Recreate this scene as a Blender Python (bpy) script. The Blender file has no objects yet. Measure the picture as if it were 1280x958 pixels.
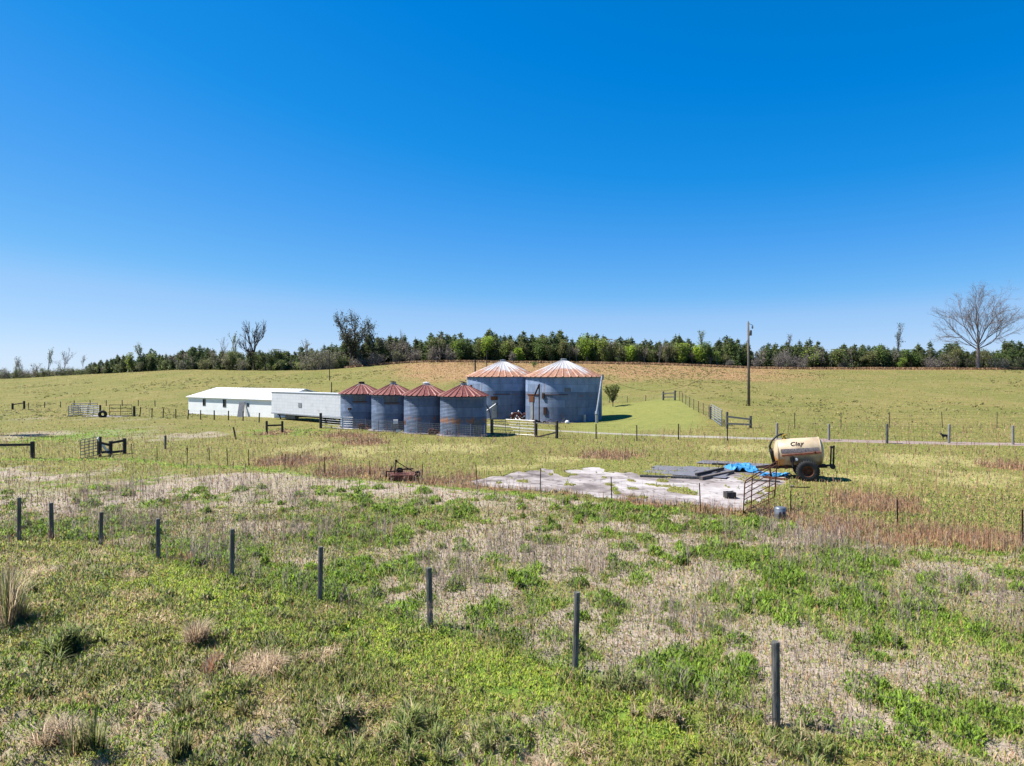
import bpy, math, random
import numpy as np
from mathutils import Vector, Matrix
R = math.radians
rng = np.random.default_rng(7); random.seed(7)
# ---------------------------------------------------------------- camera, world, sun, exposure
SC = bpy.context.scene; COL = SC.collection
F = 853.0; HZ = 470.0; CH = 5.2; PITCH = math.atan((479-HZ)/F)
cd = bpy.data.cameras.new('camera'); cam = bpy.data.objects.new('camera', cd); COL.objects.link(cam)
cd.lens = 24; cd.sensor_width = 36; cd.clip_end = 6000; cd.clip_start = .1
cam.location = (0, 0, CH); cam.rotation_euler = (math.pi/2-PITCH, 0, 0); SC.camera = cam
SUN_EL, SUN_AZ = R(54), R(170)           # azimuth of the sun measured from +X counter-clockwise: left, a little behind the bins
sd = Vector((math.cos(SUN_AZ)*math.cos(SUN_EL), math.sin(SUN_AZ)*math.cos(SUN_EL), math.sin(SUN_EL)))
W = bpy.data.worlds.new('World'); SC.world = W; W.use_nodes = True
wn = W.node_tree.nodes; wl = W.node_tree.links; bg = wn['Background']
sky = wn.new('ShaderNodeTexSky'); sky.sky_type = 'NISHITA'; sky.sun_disc = False
sky.sun_elevation = SUN_EL; sky.sun_rotation = math.atan2(sd.x, sd.y)
sky.altitude = 0; sky.air_density = .7; sky.dust_density = .1; sky.ozone_density = 4.0
EXPO = .98; ALB = .76; ALG = 1.0; STR = .12
def wscale(k):
    v = wn.new('ShaderNodeVectorMath'); v.operation = 'SCALE'; v.inputs['Scale'].default_value = k; return v
v1 = wscale(1/8); cv = wn.new('ShaderNodeRGBCurve'); v2 = wscale(1/(STR*2**EXPO))
wl.new(sky.outputs[0], v1.inputs[0]); wl.new(v1.outputs[0], cv.inputs['Color']); wl.new(cv.outputs[0], v2.inputs[0]); wl.new(v2.outputs[0], bg.inputs['Color'])
# grade of the whole sky (it also lights the scene): the deep blue of a dry spring day
for ch, pts in enumerate(([(0, 0), (.9, 0), (1.2, .012), (1.5, .055), (2.36, .18), (2.91, .32), (4.6, .5), (5.7, .61), (8, .72)],
                          [(0, 0), (1.0, .15), (1.6, .215), (2.2, .29), (4.59, .58), (7.4, .79), (8, .82)],
                          [(0, 0), (2, .46), (3.28, .71), (4.13, .80), (5, .88), (6.6, .95), (8, 1)])):
    c = cv.mapping.curves[ch]; c.points[0].location = (0, 0); c.points[-1].location = (1, pts[-1][1])
    for a_, b_ in pts[1:-1]: c.points.new(a_/8, b_)
    for q in c.points: q.handle_type = 'VECTOR'
cv.mapping.update()
bg.inputs['Strength'].default_value = .12
sl = bpy.data.lights.new('sun', 'SUN'); sl.energy = 5.0; sl.angle = R(.53); sl.color = (1, .955, .88)
so = bpy.data.objects.new('sun', sl); COL.objects.link(so); so.rotation_euler = (-sd).to_track_quat('-Z', 'Y').to_euler()
so.location = (-40, 20, 60)
SC.view_settings.view_transform = 'Standard'; SC.view_settings.look = 'None'; SC.view_settings.gamma = 1
SC.view_settings.use_curve_mapping = False; SC.view_settings.exposure = EXPO
try: SC.cycles.max_bounces = 5; SC.cycles.transparent_max_bounces = 4
except Exception: pass

# ---------------------------------------------------------------- noise and terrain
def _h(i, j, s):
    n = (i.astype(np.int64)*374761393 + j.astype(np.int64)*668265263 + s*974634777) & 0x7fffffff
    n = ((n ^ (n >> 13))*1274126177) & 0x7fffffff
    return ((n ^ (n >> 16)) & 0xffff)/65535.0
def vn(x, y, s=0):
    x = np.asarray(x, float); y = np.asarray(y, float)
    i = np.floor(x); j = np.floor(y); fx = x-i; fy = y-j
    fx = fx*fx*(3-2*fx); fy = fy*fy*(3-2*fy)
    return (_h(i, j, s)*(1-fx)+_h(i+1, j, s)*fx)*(1-fy)+(_h(i, j+1, s)*(1-fx)+_h(i+1, j+1, s)*fx)*fy
def fbm(x, y, s=0, o=4):
    a, t, r = .5, 0, 0
    for k in range(o):
        r = r+a*vn(x*2**k, y*2**k, s+k*17); t += a; a *= .5
    return r/t
def ss(a, b, x): t = np.clip((x-a)/(b-a), 0, 1); return t*t*(3-2*t)
PXK = [-500, 0, 110, 230, 330, 400, 520, 640, 740, 850, 935, 1100, 1280, 1800]
YK = [0, 30, 48, 60, 72, 80, 88, 95, 105, 120, 140, 160, 175, 190, 215, 240, 300, 500, 1000, 3200]
def zc(py, Y): return CH-(py-HZ)/F*Y
TB = {
 -500: [0,0,0,0,0,-.1,-.1,-.2,-.2,-.1,.6,1.3,1.8,2.3,3.0,3.7,3.4,1,-4,-10],
 0:    [0,0,0,0,0,-.1,-.1,-.2,-.2,-.1,.7,1.5,2.0,2.6,3.4,4.05,4.0,1.5,-4,-10],
 110:  [0,0,0,0,0,-.1,-.1,-.2,-.1,.2,1.2,2.2,3.0,3.8,4.8,5.7,5.4,2.5,-4,-10],
 230:  [0,0,0,0,0,-.1,-.1,-.15,-.05,.6,2.0,3.4,4.4,5.5,7.0,7.3,6.8,3,-4,-10],
 330:  [0,0,0,0,0,0,-.05,-.1,.1,1.1,2.6,4.2,5.3,6.4,7.0,7.1,6.6,3,-4,-10],
 400:  [0,0,0,0,0,0,0,0,.4,1.5,3.1,4.8,5.9,6.8,7.0,7.1,6.6,3,-4,-10],
 520:  [0,0,0,0,0,0,.05,.4,1.2,2.8,4.7,6.5,7.7,8.8,9.0,9.0,8.4,4,-4,-10],
 640:  [0,0,0,0,0,0,.05,.5,1.4,3.0,5.0,6.8,7.9,8.8,9.0,9.0,8.4,4,-4,-10],
 740:  [0,0,0,.02,.05,.1,.4,.9,1.8,3.2,5.0,6.6,7.7,8.6,8.8,8.8,8.2,4,-4,-10],
 850:  [0,0,.1,.4,.9,1.25,1.7,2.1,2.7,3.6,4.9,6.2,7.2,8.1,8.3,8.3,7.8,4,-4,-10],
 935:  [0,0,.25,.75,1.2,1.45,1.75,2.05,2.5,3.3,4.4,5.6,6.5,7.3,7.5,7.5,7,4,-4,-10],
 1100: [0,0,.3,.8,1.3,1.55,1.85,2.15,2.6,3.3,4.4,5.5,6.3,7.0,7.2,7.2,6.7,4,-4,-10],
 1280: [0,0,.33,.85,1.35,1.65,1.95,2.25,2.7,3.4,4.4,5.5,6.2,6.9,7.1,7.1,6.6,4,-4,-10],
 1800: [0,0,.33,.85,1.35,1.65,1.95,2.25,2.7,3.4,4.4,5.5,6.2,6.9,7.1,7.1,6.6,4,-4,-10]}
def herm(xk, yk, q):
    xk = np.array(xk, float); yk = np.array(yk, float); d = np.diff(yk, axis=0)/np.diff(xk).reshape(-1, *([1]*(yk.ndim-1)))
    m = np.zeros_like(yk); m[1:-1] = (d[1:]+d[:-1])/2; m[0] = d[0]; m[-1] = d[-1]
    i = np.clip(np.searchsorted(xk, q)-1, 0, len(xk)-2); h = xk[i+1]-xk[i]; t = (q-xk[i])/h
    if yk.ndim > 1: t = t[:, None]; h = h[:, None]
    return (2*t**3-3*t*t+1)*yk[i]+(t**3-2*t*t+t)*h*m[i]+(-2*t**3+3*t*t)*yk[i+1]+(t**3-t*t)*h*m[i+1]
YQ = np.concatenate([np.arange(0, 320, 1.0), np.geomspace(320, 3200, 40)])
T1 = np.stack([herm(YK, TB[p], YQ) for p in PXK])           # px knot x YQ
PQ = np.arange(-500, 1801, 10.0)
T2 = herm(PXK, T1, PQ)                                       # PQ x YQ
SC0 = np.array((-2.9, 32.5)); SU = np.array((.853, -.522)); SV = np.array((.522, .853)); SL, SW = 13.8, 12.4   # the concrete slab
def slab_uv(x, y): dx = x-SC0[0]; dy = y-SC0[1]; return dx*SU[0]+dy*SU[1], dx*SV[0]+dy*SV[1]
def overgrown(x, y):
    "1 where turf has crept over the slab"
    u, v = slab_uv(x, y)
    e = np.minimum(np.minimum(u, SL-u), np.minimum(v, SW-v))
    n = fbm(x*.8+(x+y)*.1, y*.45, 31, 4)+.10*(fbm(x*3.4, y*2.6, 33, 3)-.5)*2; n2 = fbm(x*1.5, y*.9, 77, 4)
    left = ss(3.2, 9.5, v-.75*u+1.2)                        # far left corner is mostly turf
    m = ss(.62, .68, n+.5*left-.14*ss(.3, 1.3, e)+.08)
    m = np.maximum(m, ss(.70, .74, n2+.06*(u > 5)*(u < 8)))
    ed = ss(.55, .05, e+.5*(n-.5))
    m = np.maximum(m, ed*(v < SW-1))
    return m
def zbase(x, y):
    x = np.asarray(x, float); y = np.asarray(y, float)
    Y = np.clip(y, 0, 3199); px = np.clip(640+F*x/np.maximum(y, 4), -500, 1799)
    yi = np.clip(np.searchsorted(YQ, Y, side='right')-1, 0, len(YQ)-2); ft = (Y-YQ[yi])/(YQ[yi+1]-YQ[yi])
    pi = np.clip(((px+500)/10).astype(int), 0, len(PQ)-2); fp = (px+500)/10-pi
    z = (T2[pi, yi]*(1-ft)+T2[pi, yi+1]*ft)*(1-fp)+(T2[pi+1, yi]*(1-ft)+T2[pi+1, yi+1]*ft)*fp
    return z
def in_slab(x, y, g=0):
    u, v = slab_uv(x, y)
    return ss(-.25-g, 0-g, u)*ss(-.25-g, 0-g, v)*ss(SL+.25+g, SL+g, u)*ss(SW+.25+g, SW+g, v)
def zg(x, y):
    x = np.asarray(x, float); y = np.asarray(y, float)
    z = zbase(x, y)
    near = ss(48, 26, y); bank = ss(17, 9, y+.28*x)
    z = z+near*(.07*(fbm(x*.45, y*.45, 3)-.5)+.05*(fbm(x*1.7, y*1.7, 4, 3)-.5))
    h = fbm(x*2.3, y*2.3, 9, 3)
    z = z+bank*ss(6.5, 8, y)*(.26*(h-.5)-.12*ss(.6, .75, fbm(x*3.1, y*3.1, 13, 2)))
    z = z+.25*ss(60, 110, y)*(fbm(x*.05, y*.05, 21, 3)-.5)
    s = in_slab(x, y)
    z = z*(1-s)+s*(-.05+.14*overgrown(x, y))
    return z
def G(x, y): return float(zg(np.array([x]), np.array([y]))[0])
def Wp(px, Y, dz=0):
    x = (px-640)/F*Y; return Vector((x, Y, G(x, Y)+dz))
def P(px, py, dz=0):
    "ground point where the sight line through a photo pixel lands"
    d = Vector(((px-640)/F, math.cos(PITCH)+(479-py)/F*math.sin(PITCH), -math.sin(PITCH)+(479-py)/F*math.cos(PITCH)))
    t = np.concatenate([np.arange(6, 60, .05), np.arange(60, 240, .25)])
    zz = CH+d.z*t-zbase(d.x*t, d.y*t); k = int(np.argmax(zz < 0)) if (zz < 0).any() else len(t)-1
    x, y = d.x*t[k], d.y*t[k]
    return Vector((x, y, G(x, y)+dz))

# ---------------------------------------------------------------- object helpers
def tag(o, label=None, cat=None, group=None, kind=None):
    if label: o['label'] = label
    if cat: o['category'] = cat
    if group: o['group'] = group
    if kind: o['kind'] = kind
    return o
def empty(name, loc, rz=0, label=None, cat=None, group=None):
    o = bpy.data.objects.new(name, None); COL.objects.link(o); o.location = loc; o.rotation_euler = (0, 0, rz)
    o.empty_display_size = .2
    return tag(o, label, cat, group)
def link(name, me, m, parent=None, loc=None, rz=0):
    o = bpy.data.objects.new(name, me); COL.objects.link(o)
    if m is not None and not me.materials: me.materials.append(m)
    if parent is not None: o.parent = parent
    if loc is not None: o.location = loc
    if rz: o.rotation_euler = (0, 0, rz)
    return o
class MB:
    def __init__(s): s.v = []; s.f = []; s.uv = None
    def add(s, vs, fs):
        b = len(s.v); s.v += [tuple(p) for p in vs]; s.f += [tuple(i+b for i in f) for f in fs]; return s
    def box(s, c, d, rot=None):
        c = Vector(c); vs = [Vector((x*d[0]/2, y*d[1]/2, z*d[2]/2)) for x in (-1, 1) for y in (-1, 1) for z in (-1, 1)]
        if rot is not None: vs = [rot @ v for v in vs]
        return s.add([v+c for v in vs], [(0,1,3,2),(4,6,7,5),(0,4,5,1),(2,3,7,6),(0,2,6,4),(1,5,7,3)])
    def beam(s, a, b, w, h):
        a = Vector(a); b = Vector(b); d = b-a; L = d.length; q = d.to_track_quat('X', 'Z').to_matrix()
        return s.box((a+b)/2, (L, w, h), q)
    def tube(s, pts, r, n=8, cap=True):
        pts = [Vector(p) for p in pts]; rs = r if isinstance(r, (list, tuple)) else [r]*len(pts)
        vs, fs = [], []; prev = None
        for i, p in enumerate(pts):
            d = (pts[min(i+1, len(pts)-1)]-pts[max(i-1, 0)]).normalized()
            if prev is None:
                a = d.orthogonal().normalized()
            else:
                a = (prev-d*prev.dot(d)).normalized()
            prev = a; b = d.cross(a)
            for k in range(n):
                t = 2*math.pi*k/n; vs.append(p+(a*math.cos(t)+b*math.sin(t))*rs[i])
        for i in range(len(pts)-1):
            for k in range(n):
                k2 = (k+1) % n; fs.append((i*n+k, i*n+k2, (i+1)*n+k2, (i+1)*n+k))
        if cap and n > 2: fs.append(tuple(range(n))[::-1]); fs.append(tuple((len(pts)-1)*n+k for k in range(n)))
        return s.add(vs, fs)
    def lathe(s, prof, n=32, c=(0, 0, 0), axis='z', ang=(0, 2*math.pi)):
        vs, fs = [], []; full = abs(ang[1]-ang[0]-2*math.pi) < 1e-6; m = n if full else n+1
        for r, z in prof:
            for k in range(m):
                t = ang[0]+(ang[1]-ang[0])*k/n; p = (r*math.cos(t), r*math.sin(t), z)
                if axis == 'x': p = (p[2], p[0], p[1])
                if axis == 'y': p = (p[0], p[2], p[1])
                vs.append((p[0]+c[0], p[1]+c[1], p[2]+c[2]))
        for i in range(len(prof)-1):
            for k in range(n):
                k2 = (k+1) % m; fs.append((i*m+k, i*m+k2, (i+1)*m+k2, (i+1)*m+k))
        return s.add(vs, fs)
    def build(s, name, m, parent=None, smooth=False, loc=None, rz=0, uv=None):
        me = bpy.data.meshes.new(name); me.from_pydata(s.v, [], s.f)
        if uv:
            l = me.uv_layers.new(name='UVMap')
            for p in me.polygons:
                us = [uv(Vector(s.v[i])) for i in p.vertices]
                mu = max(u[0] for u in us)
                for li, u in zip(p.loop_indices, us):
                    l.data[li].uv = (u[0]+(uv.wrap if mu-u[0] > uv.wrap/2 else 0), u[1])
        if smooth: me.polygons.foreach_set('use_smooth', [True]*len(me.polygons))
        me.update()
        return link(name, me, m, parent, loc, rz)
def npmesh(name, v, f, col=None, m=None, smooth=False):
    "fast mesh from arrays; f: (n,3) or (n,4)"
    me = bpy.data.meshes.new(name); n, k = f.shape
    me.vertices.add(len(v)); me.vertices.foreach_set('co', np.ascontiguousarray(v, np.float32).ravel())
    me.loops.add(n*k); me.loops.foreach_set('vertex_index', np.ascontiguousarray(f, np.int32).ravel())
    me.polygons.add(n); me.polygons.foreach_set('loop_start', np.arange(0, n*k, k, dtype=np.int32))
    me.update(calc_edges=True)
    if smooth: me.polygons.foreach_set('use_smooth', np.ones(n, bool))
    if col is not None:
        a = me.attributes.new('Col', 'FLOAT_COLOR', 'POINT')
        a.data.foreach_set('color', np.concatenate([col*(ALG if m is M.get('blade') else ALB*1.4), np.ones((len(v), 1))], 1).astype(np.float32).ravel())
    if m: me.materials.append(m)
    return me
# ---------------------------------------------------------------- materials
def nt(name):
    m = bpy.data.materials.new(name); m.use_nodes = True; t = m.node_tree
    return m, t.nodes, t.links, t.nodes['Principled BSDF']
def ramp(n, stops):
    r = n.new('ShaderNodeValToRGB'); e = r.color_ramp.elements
    e[0].position, e[0].color = stops[0][0], (*stops[0][1], 1); e[1].position, e[1].color = stops[-1][0], (*stops[-1][1], 1)
    for p, c in stops[1:-1]: q = e.new(p); q.color = (*c, 1)
    return r
def mat(name, stops, scale=5, rough=.8, metal=0, bump=.3, bdist=.02, detail=5, stretch=(1, 1, 1), spec=.3, coord='Object', dirt=None):
    m, n, l, b = nt(name)
    tc = n.new('ShaderNodeTexCoord'); mp = n.new('ShaderNodeMapping'); mp.inputs['Scale'].default_value = stretch
    l.new(tc.outputs[coord], mp.inputs[0])
    no = n.new('ShaderNodeTexNoise'); no.inputs['Scale'].default_value = scale; no.inputs['Detail'].default_value = detail; no.inputs['Roughness'].default_value = .65
    l.new(mp.outputs[0], no.inputs['Vector'])
    r = ramp(n, [(p_, tuple(q_*(1 if max(stops[-1][1]) > .7 else ALB) for q_ in c_)) for p_, c_ in stops]); l.new(no.outputs[0], r.inputs[0]); out = r.outputs[0]
    if dirt:
        n2 = n.new('ShaderNodeTexNoise'); n2.inputs['Scale'].default_value = dirt[1]; n2.inputs['Detail'].default_value = 6
        l.new(mp.outputs[0], n2.inputs['Vector']); mr = n.new('ShaderNodeMapRange')
        mr.inputs[1].default_value = dirt[2]; mr.inputs[2].default_value = dirt[2]+.1; l.new(n2.outputs[0], mr.inputs[0])
        mx = n.new('ShaderNodeMix'); mx.data_type = 'RGBA'; l.new(mr.outputs[0], mx.inputs[0]); l.new(out, mx.inputs[6]); mx.inputs[7].default_value = (*dirt[0], 1)
        out = mx.outputs[2]
    l.new(out, b.inputs['Base Color'])
    b.inputs['Roughness'].default_value = rough; b.inputs['Metallic'].default_value = metal; b.inputs['Specular IOR Level'].default_value = spec
    if bump:
        bp = n.new('ShaderNodeBump'); bp.inputs['Strength'].default_value = bump; bp.inputs['Distance'].default_value = bdist
        l.new(no.outputs[0], bp.inputs['Height']); l.new(bp.outputs[0], b.inputs['Normal'])
    return m
def leafmat(name, trans=.35, rough=.6, up=.35):
    "foliage: the colour of each leaf comes from the mesh, part of the light passes through"
    m, n, l, b = nt(name)
    a = n.new('ShaderNodeAttribute'); a.attribute_name = 'Col'
    b.inputs['Roughness'].default_value = rough; b.inputs['Specular IOR Level'].default_value = .25
    tr = n.new('ShaderNodeBsdfTranslucent'); mx = n.new('ShaderNodeMixShader'); mx.inputs[0].default_value = trans
    l.new(a.outputs['Color'], b.inputs['Base Color']); l.new(a.outputs['Color'], tr.inputs[0])
    # blades are far smaller than a pixel: shade them partly with the normal of the sward they make up
    ge = n.new('ShaderNodeNewGeometry'); s1 = n.new('ShaderNodeVectorMath'); s1.operation = 'SCALE'; s1.inputs['Scale'].default_value = 1-up; l.new(ge.outputs['Normal'], s1.inputs[0])
    s2 = n.new('ShaderNodeVectorMath'); s2.operation = 'ADD'; l.new(s1.outputs[0], s2.inputs[0]); s2.inputs[1].default_value = (0, 0, up)
    s3 = n.new('ShaderNodeVectorMath'); s3.operation = 'NORMALIZE'; l.new(s2.outputs[0], s3.inputs[0]); l.new(s3.outputs[0], b.inputs['Normal'])
    l.new(b.outputs[0], mx.inputs[1]); l.new(tr.outputs[0], mx.inputs[2]); l.new(mx.outputs[0], n['Material Output'].inputs[0])
    return m
M = {}
M['leaf'] = leafmat('leaf', .45, up=.5); M['blade'] = leafmat('grass_blade', .22, up=.8)
M['bark'] = mat('bark', [(.3, (.10, .08, .065)), (.7, (.24, .20, .17))], 6, .9, stretch=(1, 1, .3))
M['pale_bark'] = mat('pale_bark', [(.3, (.20, .17, .16)), (.7, (.40, .36, .33))], 6, .9, stretch=(1, 1, .3))
M['twig_bark'] = mat('grey_bark', [(.3, (.16, .125, .115)), (.7, (.30, .25, .235))], 6, .9, stretch=(1, 1, .3))
M['dark_bark'] = mat('dark_bark', [(.3, (.035, .03, .028)), (.7, (.09, .078, .07))], 6, .9, stretch=(1, 1, .3))
M['post'] = mat('weathered_post', [(.3, (.05, .046, .043)), (.5, (.13, .125, .115)), (.68, (.27, .255, .23))], 16, .9, stretch=(1, 1, .12), bump=.6)
M['dark_wood'] = mat('dark_wood', [(.3, (.03, .027, .027)), (.75, (.085, .075, .07))], 9, .9, stretch=(1, 1, .3))
M['grey_wood'] = mat('grey_wood', [(.3, (.20, .185, .17)), (.75, (.40, .375, .35))], 9, .9, stretch=(1, 1, .3))
M['board'] = mat('pale_board', [(.3, (.55, .54, .52)), (.75, (.75, .74, .72))], 4, .8)
M['rust'] = mat('rust', [(.3, (.075, .03, .018)), (.55, (.17, .065, .03)), (.8, (.28, .12, .055))], 11, .85, .1, bump=.5)
M['dark_rust'] = mat('dark_rust', [(.3, (.03, .018, .014)), (.75, (.10, .05, .035))], 9, .85, .2)
M['red_rust'] = mat('red_rust', [(.3, (.10, .03, .022)), (.6, (.18, .055, .04)), (.8, (.30, .17, .13))], 5, .8)
M['galv'] = mat('galvanised', [(.3, (.33, .35, .38)), (.75, (.52, .54, .57))], 3, .42, .45, bump=.1, dirt=((.22, .14, .10), 2.3, .62))
M['dark_galv'] = mat('dull_galvanised', [(.3, (.10, .11, .12)), (.75, (.2, .21, .23))], 3, .5, .4, bump=.1)
M['wire'] = mat('wire', [(.3, (.12, .11, .10)), (.8, (.24, .22, .20))], 3, .6, .5, bump=0)
M['rubber'] = mat('rubber', [(.3, (.02, .02, .021)), (.8, (.055, .053, .05))], 8, .85, bump=.3)
M['black'] = mat('black_steel', [(.3, (.012, .012, .014)), (.8, (.04, .038, .038))], 6, .5)
M['white'] = mat('white_metal', [(.3, (.70, .71, .72)), (.8, (.82, .82, .82))], 1.2, .5, bump=.05)
M['glass'] = mat('window_glass', [(.3, (.03, .04, .05)), (.8, (.08, .10, .12))], 2, .12, bump=0, spec=.6)

# ---------------------------------------------------------------- zones of the ground
F1 = [(-150, 700), (24, 677), (65, 674), (126, 682), (198, 699), (290, 720), (400, 750), (538, 785), (719, 838), (970, 907)]
F1W = [P(a, b) for a, b in F1]; F1W = [Vector((-24, 24.5, 0))] + F1W[1:] + [Vector((6.9, 8.35, 0)), Vector((9, 6.8, 0))]
F2 = [(166, 573), (197, 576), (234, 582), (263, 582), (285, 582), (311, 583), (356, 588), (406, 596), (463, 600), (527, 605), (597, 612), (675, 618), (765, 629), (876, 643)]
F2R = [(988, 650), (1122, 669), (1278, 684)]
F2W = [P(a, b) for a, b in F2]; F2RW = [P(a, b) for a, b in F2R]; F2RW.append(F2RW[-1]*2-F2RW[-2])
a1 = np.array([(p.x, p.y) for p in F1W]); a2 = np.array([(p.x, p.y) for p in F2W+F2RW])
def yF1(x): return np.interp(x, a1[:, 0], a1[:, 1])
def yF2(x): return np.interp(x, a2[:, 0], a2[:, 1])
def blobs(lst):
    out = []
    for px, py, rx, ry in lst:
        p = P(px, py); out.append((p.x, p.y, rx*p.y/F, ry*p.y**2/(F*CH)))
    return out
def bsum(x, y, bl, s):
    w = 0*x; n = fbm(x*.9, y*.6, s, 3)-.5
    for bx, by, rx, ry in bl:
        w = np.maximum(w, 1-np.sqrt(((x-bx)/rx)**2+((y-by)/ry)**2)+n*1.3)
    return ss(-.15, .75, w)
B_LUSH = blobs([(470,640,120,40), (1010,715,170,46), (1110,775,190,46), (920,760,90,40), (1190,640,90,16), (870,850,130,60), (1250,800,80,50), (330,740,150,50), (610,715,70,26), (700,745,90,30), (450,710,100,40), (780,640,110,14), (560,640,70,16), (1180,890,90,40), (60,665,150,26), (240,700,120,30), (900,660,70,14)])
B_RED = blobs([(760,570,45,7), (375,577,60,8), (440,592,60,8), (560,602,60,8), (500,594,40,6), (450,553,40,5), (1060,660,70,12), (1150,675,90,10), (1230,683,80,8), (345,541,25,4), (1085,630,60,14), (430,545,40,4), (230,700,25,5), (900,640,60,5), (1262,585,40,6)])
B_YEL = blobs([(560,560,90,8), (440,566,70,9), (700,575,50,6), (620,585,60,6), (1230,600,80,14), (1150,575,90,8), (1090,600,70,8), (930,560,50,5), (1000,570,40,5), (380,560,50,8)])
B_OLV = blobs([(100,545,130,20), (60,610,140,20), (150,600,80,16)])
B_LIME = blobs([(100,545,80,10), (460,785,170,34), (340,745,130,30), (620,840,170,40), (230,720,110,20), (800,900,120,44), (360,540,60,6), (520,800,120,40)])
B_BARE = blobs([(230,545,70,8), (30,545,60,10), (640,900,60,14)])
SLAB_RIM = .9
def zones(x, y):
    "weights: thatch, red, lush, straw-yellow, ridge brown, mown"
    n = fbm(x*.55, y*.42, 5, 5); n2 = fbm(x*1.7, y*1.3, 6, 4); nl = fbm(x*.2, y*.15, 7, 4)
    f1 = y-yF1(x)+(n-.5)*1.6; wl_ = ss(-9, -20, x); f2 = y-yF2(x)+(n-.5)*(1.2+14*wl_)+3*wl_
    mid = ss(-.3, .5, f1)*ss(.1+1.5*wl_, -.9-5*wl_, f2)
    lush = bsum(x, y, B_LUSH, 41)
    ns = .55*fbm(x*1.9+40, y*1.5, 15, 3)+.45*fbm(x*.8+11, y*.6, 16, 3); px = 640+F*x/np.maximum(y, 5); olv = bsum(x, y, B_OLV, 47)
    tuft = .88*ss(-.02, .09, ns-(.615-.125*lush-.05*olv-.03*ss(15, 9, y)))          # where a green tuft stands in the dead thatch
    th = mid*(1-tuft)*(.95-.30*lush-.5*olv-.25*ss(.5, .62, nl))
    bank = ss(.2, -.4, f1); lime = bsum(x, y, B_LIME, 46)
    th = np.maximum(th, bank*ss(.50, .68, n*.5+n2*.5+.04*ss(14, 9, y)+.05*ss(500, 0, px)*ss(14, 10, y))*.62*(1-lime))
    th = np.maximum(th, .6*bsum(x, y, B_BARE, 48))
    th = np.maximum(th, ss(38, 62, y)*ss(110, 90, y)*ss(.50, .66, fbm(x*.25, y*.12, 51, 4))*.35*ss(300, 150, px))
    red = bsum(x, y, B_RED, 42)
    red = np.maximum(red, .85*ss(1.3, .3, np.abs(y-yF2(x)-.8))*ss(.40, .55, n)*ss(-12.5, -9, x))
    yel = bsum(x, y, B_YEL, 43)*ss(0, 1, f2)
    lus = np.maximum(mid*tuft*.85, ss(1.2, 0, np.abs(y-yF2(x)+.6))*.7)
    lus = np.maximum(lus, lime*.8)
    rb = ss(112, 150, y+22*(fbm(x*.05, y*.05, 61, 3)-.5))*ss(430, 560, px)*ss(1120, 860, px)*(.65+.35*ss(.35, .6, nl))
    rb = np.maximum(rb, ss(182, 188, y)*ss(700, 760, px)*ss(1300, 1150, px))
    mn = 3*(fbm(x*.3, y*.3, 171, 3)-.5); mown = ss(57, 63, y+mn)*ss(98, 92, y+mn)*ss(670, 750, px)*ss(912, 858, px+(y-60)*.5+5*mn)*.85
    return th, red, lus, yel, rb, mown

# ---------------------------------------------------------------- ground sheet
def axis(lo_c, d0, core, hi, g):
    a = list(np.arange(0, core, d0)); s = d0
    while a[-1] < hi: s *= g; a.append(a[-1]+s)
    return np.array(a)
xp = axis(0, .125, 20, 2600, 1.055); XS = np.concatenate([-xp[:0:-1], xp])
yp = list(np.arange(6.5, 43, .12)); s_ = .12
while yp[-1] < 3100:
    s_ = min(s_*1.03, .9) if yp[-1] < 200 else s_*1.12
    yp.append(yp[-1]+s_)
YS = np.concatenate([-np.geomspace(400, 1, 22), np.arange(0, 6.5, .5), np.array(yp)])
gx, gy = np.meshgrid(XS, YS); gx = gx.ravel(); gy = gy.ravel(); gz = zg(gx, gy)
nx, ny = len(XS), len(YS); ii, jj = np.meshgrid(np.arange(nx-1), np.arange(ny-1)); q = (jj*nx+ii).ravel()
me = npmesh('ground', np.stack([gx, gy, gz], 1), np.stack([q, q+1, q+nx+1, q+nx], 1), smooth=True)
th, red, lus, yel, rb, mown = zones(gx, gy)
for nm, arr in (('zoneA', (th, red, lus)), ('zoneB', (yel, rb, mown))):
    a = me.attributes.new(nm, 'FLOAT_COLOR', 'POINT')
    a.data.foreach_set('color', np.stack([*arr, np.ones_like(th)], 1).astype(np.float32).ravel())
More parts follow.
